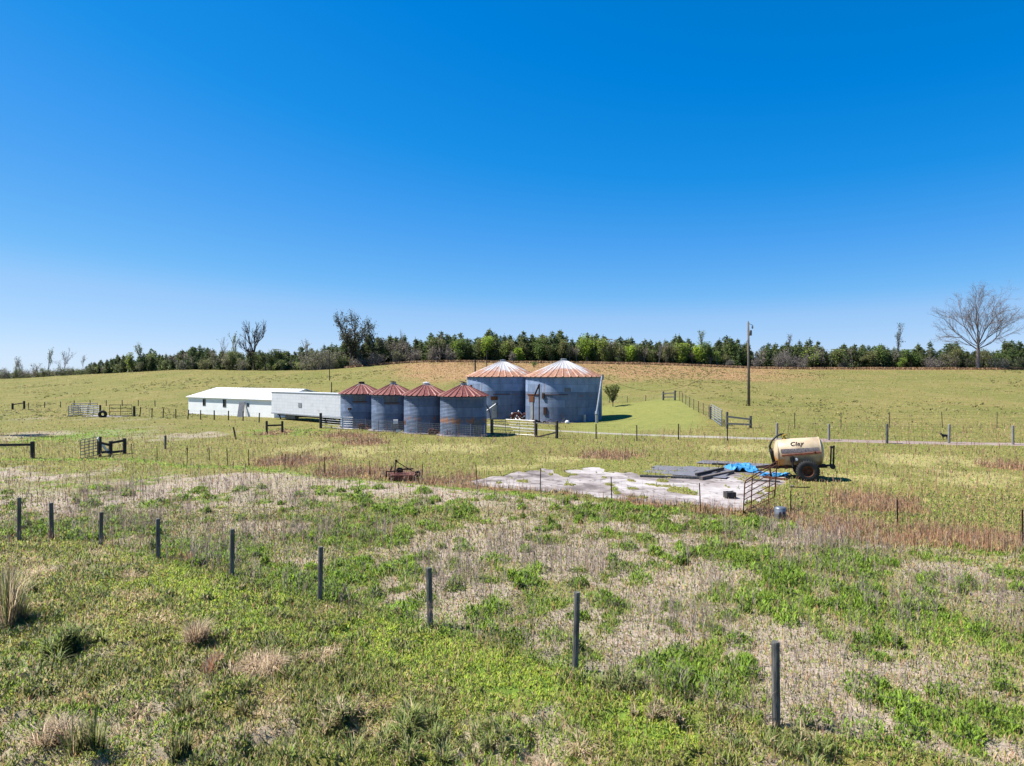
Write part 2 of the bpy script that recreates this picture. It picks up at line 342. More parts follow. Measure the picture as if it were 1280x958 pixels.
def ground_mat():
    m, n, l, b = nt('turf')
    tc = n.new('ShaderNodeTexCoord')
    def noise(sc, det=6, rough=.65, st=(1, 1, 1)):
        mp = n.new('ShaderNodeMapping'); mp.inputs['Scale'].default_value = st; l.new(tc.outputs['Object'], mp.inputs[0])
        t = n.new('ShaderNodeTexNoise'); t.inputs['Scale'].default_value = sc; t.inputs['Detail'].default_value = det; t.inputs['Roughness'].default_value = rough
        l.new(mp.outputs[0], t.inputs['Vector']); return t.outputs[0]
    n_big = noise(.09, 5, .6, (1, .7, 1)); n_mid = noise(.9, 8, .7, (1, .8, 1)); n_fin = noise(9, 6, .75); n_clump = noise(.33, 10, .75, (1, .8, 1))
    def rmp(src, st): r = ramp(n, st); l.new(src, r.inputs[0]); return r.outputs[0]
    def mix(fac, a, c, bt='MIX'):
        x = n.new('ShaderNodeMix'); x.data_type = 'RGBA'; x.blend_type = bt
        (l.new(fac, x.inputs[0]) if not isinstance(fac, float) else setattr(x.inputs[0], 'default_value', fac)); l.new(a, x.inputs[6]); l.new(c, x.inputs[7]); return x.outputs[2]
    def sep(nm):
        a = n.new('ShaderNodeAttribute'); a.attribute_name = nm; s = n.new('ShaderNodeSeparateColor'); l.new(a.outputs['Color'], s.inputs[0]); return s.outputs
    A, B = sep('zoneA'), sep('zoneB')
    past = mix(n_mid, rmp(n_clump, [(.30, (.10, .11, .027)), (.45, (.155, .15, .04)), (.56, (.215, .18, .065)), (.68, (.27, .205, .11))]),
                      rmp(n_big, [(.38, (.135, .15, .035)), (.6, (.215, .18, .06))]))
    thc = rmp(n_fin, [(.3, (.24, .19, .145)), (.5, (.37, .305, .24)), (.7, (.48, .40, .33))])
    redc = rmp(n_fin, [(.3, (.16, .09, .05)), (.7, (.33, .19, .11))])
    lusc = rmp(n_fin, [(.3, (.07, .12, .02)), (.55, (.15, .23, .035)), (.75, (.24, .32, .06))])
    yelc = rmp(n_fin, [(.3, (.23, .22, .07)), (.7, (.36, .31, .14))])
    rbc = rmp(n_mid, [(.3, (.22, .14, .06)), (.5, (.31, .19, .09)), (.7, (.38, .245, .13))])
    mwc = rmp(n_mid, [(.3, (.16, .175, .045)), (.7, (.23, .225, .065))])
    def w(src, k=.5):
        "break the weight up with fine noise"
        a = n.new('ShaderNodeMath'); a.operation = 'MULTIPLY_ADD'; l.new(n_mid, a.inputs[0]); a.inputs[1].default_value = k; l.new(src, a.inputs[2])
        r = n.new('ShaderNodeMapRange'); r.inputs[1].default_value = k*.5+.2; r.inputs[2].default_value = k*.5+.75; l.new(a.outputs[0], r.inputs[0]); return r.outputs[0]
    c = mix(w(B[1]), past, rbc); c = mix(w(B[2]), c, mwc); c = mix(w(B[0]), c, yelc)
    c = mix(w(A[2]), c, lusc); c = mix(w(A[0]), c, thc); c = mix(w(A[1]), c, redc)
    dk = rmp(noise(2.2, 5, .7), [(.30, (.35, .33, .27)), (.42, (1, 1, 1))]); c = mix(.5, c, dk, 'MULTIPLY')
    al = n.new('ShaderNodeVectorMath'); al.operation = 'SCALE'; al.inputs['Scale'].default_value = ALG*.95; l.new(c, al.inputs[0]); c = al.outputs[0]
    l.new(c, b.inputs['Base Color']); b.inputs['Roughness'].default_value = .95; b.inputs['Specular IOR Level'].default_value = .1
    b1 = n.new('ShaderNodeBump'); b1.inputs['Strength'].default_value = .7; b1.inputs['Distance'].default_value = .06; l.new(n_fin, b1.inputs['Height'])
    b2 = n.new('ShaderNodeBump'); b2.inputs['Strength'].default_value = .35; b2.inputs['Distance'].default_value = .3; l.new(n_clump, b2.inputs['Height']); l.new(b1.outputs[0], b2.inputs['Normal'])
    l.new(b2.outputs[0], b.inputs['Normal'])
    return m
tag(link('ground', me, ground_mat()), kind='structure')

# ---------------------------------------------------------------- slab and tracks
def drape(name, pts, w, m, dz=.03, wob=.15, kind='structure'):
    "a strip that follows the ground"
    vs = []; pts = [Vector(p) for p in pts]; L = [0]
    for a, b in zip(pts, pts[1:]): L.append(L[-1]+(b-a).length)
    N = int(L[-1]/.8)+2; xs = np.interp(np.linspace(0, L[-1], N), L, [p.x for p in pts]); ys = np.interp(np.linspace(0, L[-1], N), L, [p.y for p in pts])
    for i in range(N):
        j = min(i+1, N-1); k = max(i-1, 0); d = Vector((xs[j]-xs[k], ys[j]-ys[k])).normalized(); nrm = Vector((-d.y, d.x))
        wl_ = w/2*(1+wob*(float(fbm(np.array([i*.7]), np.array([1.]), 3)[0])-.5)*3); wr_ = w/2*(1+wob*(float(fbm(np.array([i*.7]), np.array([9.]), 5)[0])-.5)*3)
        for t in (-1, -.5, 0, .5, 1):
            o = nrm*(t*(wl_ if t < 0 else wr_)); x, y = xs[i]+o.x, ys[i]+o.y
            vs.append((x, y, G(x, y)+(dz if abs(t) < 1 else -.03)))
    fs = [(i*5+k, i*5+k+1, i*5+k+6, i*5+k+5) for i in range(N-1) for k in range(4)]
    o = MB().add(vs, fs).build(name, m, smooth=True)
    return tag(o, kind=kind)
M['gravel'] = mat('gravel', [(.3, (.24, .22, .16)), (.6, (.38, .345, .28)), (.8, (.48, .45, .39))], 1.5, .95, bump=.3, dirt=((.20, .23, .08), 1.1, .6))
M['pink_dirt'] = mat('bare_dirt', [(.3, (.29, .215, .18)), (.6, (.38, .29, .25)), (.8, (.46, .37, .33))], 1.2, .95, bump=.3, dirt=((.18, .19, .07), .9, .54))
drape('gravel_track', [P(608, 531), P(660, 536.5), P(720, 540), P(790, 543.5), P(870, 546), P(930, 548), P(1000, 550)], 1.5, M['gravel'])
drape('dirt_track', [P(985, 551), P(1060, 551), P(1110, 553), P(1190, 554.5), P(1290, 556), P(1400, 558)], 2.3, M['pink_dirt'], wob=.3)
def concrete():
    m, n, l, b = nt('old_concrete'); tc = n.new('ShaderNodeTexCoord')
    def noise(sc, det=6, st=(1, 1, 1), ro=.65):
        mp = n.new('ShaderNodeMapping'); mp.inputs['Scale'].default_value = st; l.new(tc.outputs['Object'], mp.inputs[0])
        t = n.new('ShaderNodeTexNoise'); t.inputs['Scale'].default_value = sc; t.inputs['Detail'].default_value = det; t.inputs['Roughness'].default_value = ro; l.new(mp.outputs[0], t.inputs['Vector']); return t.outputs[0]
    r1 = ramp(n, [(.3, (.27, .25, .24)), (.5, (.385, .362, .352)), (.7, (.46, .44, .425))]); l.new(noise(1.3), r1.inputs[0])
    r2 = ramp(n, [(.38, (.34, .29, .27)), (.47, (.70, .63, .60)), (.56, (.95, .90, .87)), (.7, (1, .97, .95))]); l.new(noise(.28, 7, (1, 1.2, 1), .6), r2.inputs[0])
    mx = n.new('ShaderNodeMix'); mx.data_type = 'RGBA'; mx.blend_type = 'MULTIPLY'; mx.inputs[0].default_value = 1; l.new(r1.outputs[0], mx.inputs[6]); l.new(r2.outputs[0], mx.inputs[7])
    r3 = ramp(n, [(.485, (1, 1, 1)), (.497, (.3, .27, .24)), (.505, (.3, .27, .24)), (.517, (1, 1, 1))]); l.new(noise(.35, 3), r3.inputs[0])
    m2 = n.new('ShaderNodeMix'); m2.data_type = 'RGBA'; m2.blend_type = 'MULTIPLY'; m2.inputs[0].default_value = .7; l.new(mx.outputs[2], m2.inputs[6]); l.new(r3.outputs[0], m2.inputs[7])
    l.new(m2.outputs[2], b.inputs['Base Color']); b.inputs['Roughness'].default_value = .9; return m
M['concrete'] = concrete()
ob = MB(); c = SC0+SU*SL/2+SV*SW/2
ob.box((0, 0, -.06), (SL, SW, .2)); so_ = ob.build('concrete_slab', M['concrete'], loc=(c[0], c[1], 0), rz=math.atan2(SU[1], SU[0]))
tag(so_, 'large old stained concrete slab overgrown at its edges', 'slab')

# ---------------------------------------------------------------- grass
def blades(x, y, h, w, lean, colr, n_per=1, name='grass', label=None, cat=None, m=None, kind='stuff', z=None, tip=(1.15, 1.12, 1.0)):
    n = len(x); z = zg(x, y)-.01 if z is None else z
    ca = rng.uniform(0, 2*np.pi, n); dx, dy = np.cos(ca)*w/2, np.sin(ca)*w/2
    la = rng.uniform(0, 2*np.pi, n); lx, ly = np.cos(la)*lean*h, np.sin(la)*lean*h
    hz_ = h*np.sqrt(np.clip(1-lean**2, .05, 1))
    b0 = np.stack([x-dx, y-dy, z], 1); b1 = np.stack([x+dx, y+dy, z], 1)
    m0 = np.stack([x+lx*.35-dx*.9, y+ly*.35-dy*.9, z+hz_*.6], 1); m1 = np.stack([x+lx*.35+dx*.9, y+ly*.35+dy*.9, z+hz_*.6], 1)
    tp = np.stack([x+lx, y+ly, z+hz_], 1)
    v = np.stack([b0, b1, m1, m0, tp], 1).reshape(-1, 3)
    k = np.arange(n)*5
    f = np.concatenate([np.stack([k, k+1, k+2], 1), np.stack([k, k+2, k+3], 1), np.stack([k+3, k+2, k+4], 1)])
    c = np.repeat(colr[:, None, :], 5, 1)*np.array([[1, 1, 1], [1, 1, 1], tip, tip, tip]).reshape(1, 5, 3); c = np.clip(c, 0, .95).reshape(-1, 3)
    o = link(name, npmesh(name, v, f, c, m or M['blade']), None)
    tag(o, label, cat, kind=kind); return o
def scatter(n, y0, y1, p=2.0, ex=.80, pad=2.0):
    "points inside the view wedge, density falling as 1/y^p"
    u = rng.random(n); q = 2-p
    Y = (y0*(y1/y0)**u) if abs(q) < 1e-6 else (y0**q+u*(y1**q-y0**q))**(1/q)
    X = rng.uniform(-1, 1, n)*(ex*Y+pad); return X, Y
def pick(cols, n, var=.18):
    cols = np.array(cols); c = cols[rng.integers(0, len(cols), n)]; return c*rng.uniform(1-var, 1+var, (n, 1))*rng.uniform(.94, 1.06, (n, 3))
C_LUSH = [(.13,.22,.025), (.17,.27,.03), (.21,.32,.04), (.10,.17,.02), (.26,.35,.06)]
C_GRASS = [(.19,.25,.046), (.24,.28,.06), (.17,.23,.04), (.29,.28,.10), (.21,.265,.05), (.33,.29,.15)]
C_THATCH = [(.43,.345,.285), (.35,.28,.228), (.53,.435,.37), (.26,.205,.165), (.41,.325,.27)]
C_RED = [(.38,.21,.12), (.44,.27,.15), (.32,.18,.10), (.48,.36,.20), (.34,.32,.12)]
C_YEL = [(.42,.36,.17), (.34,.31,.11), (.46,.39,.22), (.27,.29,.08), (.24,.27,.06)]
C_BANK = [(.20,.26,.04), (.27,.34,.045), (.14,.19,.03), (.32,.35,.07), (.38,.34,.17), (.34,.38,.06), (.30,.24,.15)]
C_RB = [(.31,.19,.09), (.27,.165,.07), (.38,.25,.14), (.24,.18,.06)]
C_DK = [(.15,.20,.04), (.20,.25,.05), (.12,.16,.03), (.25,.28,.08), (.30,.25,.14)]
C_LIM = [(.29,.40,.03), (.36,.46,.05), (.22,.32,.03), (.33,.38,.06), (.38,.40,.10)]
C_STR = [(.40,.30,.19), (.30,.23,.14), (.50,.40,.27), (.22,.17,.10), (.24,.25,.07)]
C_FAR = [(.155,.145,.042), (.20,.17,.055), (.12,.12,.035), (.25,.19,.085), (.28,.21,.12)]
BARE = []                                                       # (x, y, radius) and track centre lines where no grass grows
TRK = [[(608, 531), (660, 536.5), (720, 540), (790, 543.5), (870, 546), (930, 548), (1000, 550)], [(985, 551), (1060, 551), (1110, 553), (1190, 554.5), (1290, 556), (1400, 558)]]
TRKW = [np.array([tuple(P(*q))[:2] for q in t]) for t in TRK]
BINS = [(452, 68.7, 2.3), (491.5, 65.7, 2.3), (533, 63, 2.3), (579.3, 60.4, 2.3), (628.5, 86, 4.7), (704.5, 80.3, 4.7)]
def blocked(x, y):
    b = np.zeros(len(x), bool)
    for t, hw in zip(TRKW, (.75, 1.1)): b |= (np.abs(y-np.interp(x, t[:, 0], t[:, 1], left=-99, right=-99)) < hw) & (rng.random(len(x)) < .8)
    for px, Y, r in BINS: b |= (x-(px-640)/F*Y)**2+(y-Y)**2 < r*r
    return b
def grass_layer(n, y0, y1, hs, ws, p, name, label, fade=None, far=False):
    X, Y = scatter(n, y0, y1, p)
    if fade: k_ = rng.random(n) < ss(fade[0], fade[1], Y); X, Y = X[k_], Y[k_]; n = len(X)
    th, red, lus, yel, rb, mown = zones(X, Y)
    og_ = overgrown(X, Y); ok = (in_slab(X, Y) < .5) | (og_ > .5) | ((rng.random(n) < .035) & (fbm(X*.9, Y*.7, 301, 3) > .52))
    r = rng.random(n)
    ok &= ~blocked(X, Y)
    f1 = Y-yF1(X)
    kind = np.zeros(n, int)                                     # 0 grass
    bk = f1 < -.2; sp1 = fbm(X*.55, Y*.5, 201, 4); sp2 = fbm(X*1.3+7, Y*1.1, 203, 4)
    kind[bk] = 5; kind[bk & (sp1+.12*(rng.random(n)-.5) > .56)] = 7; kind[bk & (sp2+.12*(rng.random(n)-.5) > .585)] = 8; kind[bk & (sp1 < .40) & (rng.random(n) < .7)] = 1
    kind[bk & (rng.random(n) < .9*bsum(X, Y, B_LIME, 46))] = 9
    kind[rng.random(n) < yel] = 3; kind[(rng.random(n) < lus) & (kind != 9)] = 1
    kind[rng.random(n) < th*.92] = 2; kind[rng.random(n) < red*.7] = 4; kind[rng.random(n) < rb*.8] = 6
    ok &= ~((kind == 2) & (r < .25)) & ~((mown > .5) & (r < .5))
    X, Y, kind, mown = X[ok], Y[ok], kind[ok], mown[ok]; n = len(X)
    col = np.zeros((n, 3)); h = np.zeros(n); le = np.zeros(n)
    big = .8+.4*fbm(X*1.1, Y*.9, 91, 3)
    tabs = {0: (C_GRASS, 1.0, .5), 1: (C_LUSH, 1.25, .55), 2: (C_THATCH, .75, .93), 3: (C_YEL, 1.3, .6), 4: (C_RED, 2.2, .3), 5: (C_BANK, 1.1, .65), 6: (C_RB, 1.5, .5), 7: (C_DK, 1.5, .5), 8: (C_STR, 1.1, .85), 9: (C_LIM, .9, .6)}
    if far: tabs[0] = (C_FAR, 1.0, .6)
    for k, (cs, hm, ln) in tabs.items():
        s = kind == k; c_ = int(s.sum())
        if c_: col[s] = pick(cs, c_); h[s] = hm*rng.uniform(.5, 1.3, c_); le[s] = np.clip(rng.normal(ln, .15, c_), .05, .96)
    fl = (Y > 30) & ((kind == 0) | (kind == 3) | (kind == 1)); le[fl] = np.clip(le[fl]+.3, 0, .95)
    col *= (.78+.44*fbm(X*.8, Y*.6, 95, 4))[:, None]
    h = h*hs(Y)*big*np.where(mown > .5, .6, 1)*np.where((Y > 26) & ((kind == 0) | (kind == 3)), .62, 1); w = ws(Y)*rng.uniform(.6, 1.4, n)*np.where(kind == 4, .6, 1)*np.where(kind == 2, .7, 1)
    blades(X, Y, h, w, le, col, name=name, label=label, cat='grass')
grass_layer(800000, 7.2, 27, lambda Y: .065+.0012*Y, lambda Y: .008+.0008*Y, 1.5, 'grass', 'short green grass and tan thatch covering the near paddock and bank')
grass_layer(400000, 27, 82, lambda Y: .12-.0007*Y, lambda Y: .012+.0009*Y, 1.8, 'grass', 'yellow green grass around the concrete slab and in front of the bins', (82, 46))
grass_layer(300000, 45, 246, lambda Y: .06+.0002*Y, lambda Y: .02+.0009*Y, 1.6, 'pasture_grass', 'olive pasture grass on the slope rising to the wood', (45, 75), True)

# leafy clumps of clover and weeds, dead stalks, reddish sedge
def clump_field(cx, cy, rad, ht, n_per, cols, w0, name, label, lean=.6, cat='plants'):
    m = len(cx); k = n_per
    a = rng.uniform(0, 2*np.pi, (m, k)); rr = np.sqrt(rng.random((m, k)))*rad[:, None]
    x = (cx[:, None]+np.cos(a)*rr*rng.uniform(.7, 1.3, (m, 1))).ravel(); y = (cy[:, None]+np.sin(a)*rr).ravel()
    dome = (1-(rr/rad[:, None])**2).clip(.05).ravel()**.5
    base = zg(x, y); hh = np.repeat(ht, k)*dome
    z = base+hh*rng.uniform(0, .75, m*k); tone = np.repeat(rng.uniform(.75, 1.2, m), k)
    c = pick(cols, m*k)*tone[:, None]
    blades(x, y, .03+hh*rng.uniform(.25, .6, m*k), w0*rng.uniform(.6, 1.5, m*k)*(1+np.repeat(cy, k)*.04), np.full(m*k, lean)+rng.normal(0, .15, m*k).clip(-.3, .3), c, name=name, label=label, cat=cat, z=z-.02)
X, Y = scatter(6500, 9.5, 32, 1.3)
th, red, lus, yel, rb, mown = zones(X, Y); f1 = Y-yF1(X); f2 = Y-yF2(X)
bl = bsum(X, Y, B_LUSH, 41)
ok = (f1 > .2) & (f2 < -.2) & (rng.random(len(X)) < .05+.75*bl*ss(.45, .6, fbm(X*.7, Y*.7, 88, 3)+.1*bl)) 
X, Y = X[ok], Y[ok]
clump_field(X, Y, rng.uniform(.14, .42, len(X)), rng.uniform(.10, .34, len(X)), 210, C_LUSH[:4], .014, 'green_weeds', 'low bright green clumps of clover scattered over the tan paddock')
X, Y = scatter(900, 7.5, 18, 1.0); f1 = Y-yF1(X); ok = (f1 < -.3) & (fbm(X*.5, Y*.5, 99, 3) > .5); X, Y = X[ok], Y[ok]
clump_field(X, Y, rng.uniform(.12, .35, len(X)), rng.uniform(.08, .24, len(X)), 130, [(.11,.16,.03), (.16,.21,.05), (.24,.27,.07), (.34,.27,.18), (.15,.20,.04)], .013, 'bank_weeds', 'ragged dark green weeds on the near bank below the post fence', .5)
def stalks(x, y, h, cols, name, label, br=6, w=.006):
    n = len(x); z = zg(x, y); X_, Y_, Z_, H_, L_ = [x], [y], [z], [h], [rng.uniform(0, .18, n)]
    WW = [np.full(n, 1.0)]
    for k in range(br):
        t = rng.uniform(.35, .95, n); X_.append(x+rng.normal(0, .012, n)); Y_.append(y+rng.normal(0, .012, n)); Z_.append(z+t*h); H_.append(h*(1.05-t)*rng.uniform(.4, .9, n)); L_.append(rng.uniform(.35, .75, n)); WW.append(np.full(n, .75))
    X_, Y_, Z_, H_, L_, WW = map(np.concatenate, (X_, Y_, Z_, H_, L_, WW)); c = pick(cols, n, .25); c = np.tile(c, (br+1, 1))
    blades(X_, Y_, H_, w*WW*(.7+.045*Y_), L_, c, name=name, label=label, cat='weeds', z=Z_-.01, tip=(1, 1, 1))
S_BL = blobs([(350,640,60,24), (390,665,50,24), (310,625,60,18), (130,650,140,34), (300,680,110,34), (440,670,70,40), (210,620,130,18), (1010,690,130,40), (1100,740,110,60), (880,730,40,40), (1230,760,80,60), (60,640,90,30), (850,790,60,40), (560,720,70,40), (700,700,120,26), (1000,830,150,60)])
X, Y = scatter(45000, 9.5, 34, 1.2); f1 = Y-yF1(X); f2 = Y-yF2(X)
ok = (f1 > -.3) & (f2 < 0) & (rng.random(len(X)) < .02+.65*bsum(X, Y, S_BL, 52)*ss(.4, .6, fbm(X*.8, Y*.8, 66, 3)))
ok |= (np.abs(f1) < .35) & (rng.random(len(X)) < .25)
X, Y = X[ok], Y[ok]
stalks(X, Y, rng.uniform(.3, .85, len(X)), [(.28,.21,.17), (.36,.28,.23), (.20,.15,.12), (.42,.33,.28)], 'dead_weeds', 'grey brown dead weed stalks standing over the paddock', 9, .005)
X, Y = scatter(110000, 20, 60, 1.5, .8); th, red, *_ = zones(X, Y); ok = (rng.random(len(X)) < red*.9) & (in_slab(X, Y, -.2) < .5); X, Y = X[ok], Y[ok]
stalks(X, Y, rng.uniform(.25, .6, len(X)), [(.36,.18,.105), (.29,.13,.08), (.43,.25,.15), (.45,.32,.20)], 'red_sedge', 'reddish dry sedge grass along the steel post fence', 3, .007)
X, Y = scatter(16000, 60, 185, .6); ok = (fbm(X*.06, Y*.05, 71, 4) > .5) & (zones(X, Y)[5] < .2); X, Y = X[ok], Y[ok]
X = X+0; 
clump_field(X[:2600], Y[:2600], rng.uniform(.2, .6, len(X[:2600])), rng.uniform(.12, .3, len(X[:2600])), 12, [(.17,.19,.05), (.24,.20,.09), (.15,.17,.045), (.28,.28,.09)], .03, 'pasture_tufts', 'scattered darker tufts in the far olive pasture')

# ---------------------------------------------------------------- foreground tussocks (each one a thing)
def tussock(px, py, wpx, hpx, cols, label, cat='grass clump', name='grass_tussock', n=700, lean=.55, group=None, w=.008, droop=.0, leafy_=False):
    p = P(px, py); s = p.y/F; rad = wpx*s/2; h = hpx*s
    a = rng.uniform(0, 2*np.pi, n); rr = np.sqrt(rng.random(n))*rad*.45
    nh_ = 22 if leafy_ else 7; hearts = rng.normal(0, rad*(.5 if leafy_ else .36), (nh_, 2)); hh_ = rng.uniform(.15 if leafy_ else .35, .75 if leafy_ else 1.0, nh_); hi = rng.integers(0, nh_, n)
    if leafy_: rr = rr*.62
    x = np.cos(a)*rr*.5+hearts[hi, 0]; y = np.sin(a)*rr*.5+hearts[hi, 1]
    ll = rng.uniform(.35, 1.0, n)*h*hh_[hi]; le = np.clip(rng.normal(lean, .2, n), .02, .93)
    if leafy_: ll = .03+ll*.22; le = np.clip(rng.normal(.6, .25, n), .05, .95); ll = ll*np.where(rng.random(n) < .12, 2.6, 1)
    # blades lean outwards from the heart of the clump
    ca = a+np.pi/2+rng.normal(0, .5, n); ww = w*rng.uniform(.6, 1.4, n)
    dx, dy = np.cos(ca)*ww/2, np.sin(ca)*ww/2; oa = a+rng.normal(0, .5, n)
    out = np.minimum(le*ll*1.2, rad); lx, ly = np.cos(oa)*out, np.sin(oa)*out; hz_ = ll*np.sqrt(1-le**2)
    z = zg(p.x+x, p.y+y)-p.z-.02
    if leafy_: z = z+np.maximum(.1, 1-(x*x+y*y)/(rad*rad*1.6))*h*hh_[hi]*rng.uniform(0, .8, n)
    b0 = np.stack([x-dx, y-dy, z], 1); b1 = np.stack([x+dx, y+dy, z], 1)
    m0 = np.stack([x+lx*.4-dx, y+ly*.4-dy, z+hz_*.75], 1); m1 = np.stack([x+lx*.4+dx, y+ly*.4+dy, z+hz_*.75], 1)
    tp = np.stack([x+lx, y+ly, z+hz_*(1-droop*le)], 1)
    v = np.stack([b0, b1, m1, m0, tp], 1).reshape(-1, 3); k = np.arange(n)*5
    f = np.concatenate([np.stack([k, k+1, k+2], 1), np.stack([k, k+2, k+3], 1), np.stack([k+3, k+2, k+4], 1)])
    c = np.repeat(pick(cols, n, .3)[:, None, :], 5, 1).reshape(-1, 3)
    o = link(name, npmesh(name, v, f, c, M['blade']), None, loc=p); tag(o, label, cat, group); return o
STRAW = [(.46,.34,.22), (.34,.25,.16), (.56,.44,.30), (.24,.17,.11)]
RUSH = [(.12,.16,.035), (.18,.22,.05), (.26,.27,.09), (.40,.32,.19)]
DKW = [(.13,.18,.045), (.17,.23,.05), (.22,.28,.07), (.27,.25,.13)]
tussock(322, 838, 75, 46, STRAW, 'widest pale straw tussock below the post fence, flopped over to the left', lean=.75, n=1100, droop=.6)
tussock(404, 822, 58, 28, STRAW, 'low mound of dead straw grass right of the wide straw tussock', lean=.8, n=700, droop=.6)
tussock(243, 806, 55, 44, STRAW, 'tall upright straw tussock left of the wide straw tussock', lean=.5, n=700)
tussock(262, 832, 40, 34, [(.34,.18,.10), (.28,.14,.08), (.36,.26,.17)], 'small rust brown tussock just below the tall upright straw one', lean=.4, n=350)
tussock(172, 722, 40, 18, STRAW, 'small lone straw tuft below the fourth post from the left', lean=.7, n=350, droop=.4)
tussock(97, 708, 30, 16, STRAW, 'tiny straw tuft below the third post from the left', lean=.7, n=250, droop=.4)
tussock(14, 775, 75, 88, RUSH+STRAW, 'tall rush clump of green and brown blades at the left edge of the photo', 'rush clump', 'rush_clump', lean=.28, n=1300)
tussock(90, 815, 62, 62, DKW, 'dark green leafy bush right of the tall left edge rush clump', 'bush', 'weed_bush', lean=.5, n=4200, w=.013, leafy_=True)
tussock(108, 940, 52, 66, RUSH, 'spiky green rush clump near the bottom left corner', 'rush clump', 'rush_clump', lean=.25, n=600)
tussock(228, 955, 34, 48, RUSH, 'narrow green rush clump cut by the bottom edge of the photo', 'rush clump', 'rush_clump', lean=.2, n=400)
tussock(228, 890, 40, 44, RUSH, 'medium green rush clump between the straw tussocks and the bottom edge', 'rush clump', 'rush_clump', lean=.3, n=450)
tussock(70, 925, 60, 50, STRAW, 'matted brown dead clump left of the spiky bottom left rushes', lean=.6, n=600)
tussock(175, 885, 70, 30, STRAW, 'flattened brown clump up left of the medium green rush clump', lean=.8, n=500, droop=.5)
tussock(775, 858, 70, 42, DKW+RUSH, 'leafy dark weed growing against the second nearest fence post', 'weed', 'weed_bush', lean=.6, n=2600, w=.012, leafy_=True)
tussock(828, 895, 50, 38, RUSH+STRAW, 'ragged brown green weed right of the second nearest fence post', 'weed', 'weed_bush', lean=.5, n=1500, w=.012, leafy_=True)
tussock(1000, 940, 80, 44, DKW+RUSH, 'low dark weed patch at the foot of the nearest fence post', 'weed', 'weed_bush', lean=.6, n=2600, w=.012, leafy_=True)
tussock(700, 955, 90, 36, STRAW, 'pile of dead straw on the bottom edge left of the nearest post', lean=.85, n=700, droop=.5)
tussock(520, 925, 120, 66, DKW+RUSH, 'broad dark leafy weed mass at the bottom centre of the photo', 'weed', 'weed_bush', lean=.55, n=6000, w=.012, leafy_=True)
tussock(415, 905, 80, 50, RUSH+STRAW+DKW, 'mixed green and brown weed left of the bottom centre weed mass', 'weed', 'weed_bush', lean=.5, n=2800, w=.012, leafy_=True)
tussock(600, 935, 80, 40, DKW+RUSH, 'smaller dark weed right of the bottom centre weed mass', 'weed', 'weed_bush', lean=.6, n=2600, w=.012, leafy_=True)

# ---------------------------------------------------------------- fences
def wire_strands(pts, tops, hs_, vert=.3, r=.003, sag=.0, bottom=None):
    mb = MB()
    for (a, b, ta, tb) in zip(pts, pts[1:], tops, tops[1:]):
        for h in hs_:
            mb.tube([a+ta*h, (a+b)/2+(ta+tb)/2*h-Vector((0, 0, sag)), b+tb*h], r, 3, False)
        if vert:
            L = (b-a).length; k = max(1, int(L/vert))
            for i in range(1, k):
                t = i/k; p = a.lerp(b, t); tt = ta.lerp(tb, t); mb.tube([p+tt*hs_[0], p+tt*hs_[-1]], r*.8, 3, False)
    return mb
def post_mb(h, r, n=10, lean=(0, 0), tee=False):
    mb = MB(); top = Vector((lean[0], lean[1], h))
    if tee:
        mb.beam((0, 0, -.2), top, r*2, .012); mb.beam((0, -.012, -.2), top+Vector((0, -.012, 0)), .012, r*1.6)
    else:
        mb.tube([(0, 0, -.25), (0, 0, .02), top*.5, top-Vector((0, 0, .02)), top], [r*1.02, r, r*.98, r*.97, r*.85], n)
    return mb
def fence(pts, heights, r, mpost, label, pname='fence_post', wires=(.1, .35, .6, .85, .97), vert=.3, wr=.003, tee=False, group=None, leans=None, mats=None):
    root = empty('wire_fence', pts[0], 0, label, 'fence', group); o0 = pts[0]; tops = []
    for i, (p, h) in enumerate(zip(pts, heights)):
        ln = leans[i] if leans else (random.uniform(-.02, .02), random.uniform(-.02, .02))
        o = post_mb(h, r*(random.uniform(.9, 1.12)), lean=ln, tee=tee).build(pname, mats[i] if mats else mpost, root, smooth=False); o.location = p-o0
        tops.append(Vector((ln[0], ln[1], h)))
    off = Vector((0, r+.004, 0))
    w = wire_strands([p-o0+off for p in pts], tops, wires, vert, wr).build('wire', M['wire'], root)
    return root
def hpx(p, dy): return dy*p.y/F
f1p = F1W[1:-1]; hh = [hpx(p, d) for p, d in zip(f1p[:-1], (55, 46, 42, 50, 59, 68, 76, 96, 109))]
ext = [Vector((-18.6, 21.9, G(-18.6, 21.9)))]
f1pts = ext+f1p; f1pts[-1] = Vector((6.9, 8.35, G(6.9, 8.35)))
lean1 = [(.0, .0)]*len(f1pts)
fence(f1pts, [1.2]+hh+[1.3], .062, M['post'], 'nearest fence of thick dark round wooden posts and woven wire', vert=.3, wr=.0022, leans=[(0, 0), (.02, 0), (-.03, .02), (.03, 0), (-.02, .03), (.02, 0), (.03, -.02), (-.03, 0), (.035, .03), (-.015, 0), (0, 0)])
# lamp-dark steel post fence across the middle
h2 = [18, 18, 22, 22, 21, 21, 20, 24, 24, 25, 31, 30, 33, 39]
lw = [(random.uniform(-.08, .05), 0) for _ in F2W]
fence(F2W, [hpx(p, d) for p, d in zip(F2W, h2)], .024, M['dark_rust'], 'long fence of thin rusty steel posts between dark brace and leaning pipe gate', 'steel_post', vert=.45, wr=.0022, tee=True, leans=lw)
fence(F2RW, [hpx(F2RW[0], 36), 1.15, 1.15, 1.15], .024, M['dark_rust'], 'thin rusty steel post fence right of the pipe gate crossing the red grass', 'steel_post', vert=.5, wr=.0022, tee=True, leans=[(0, 0), (-.03, 0), (-.02, 0), (0, 0)])
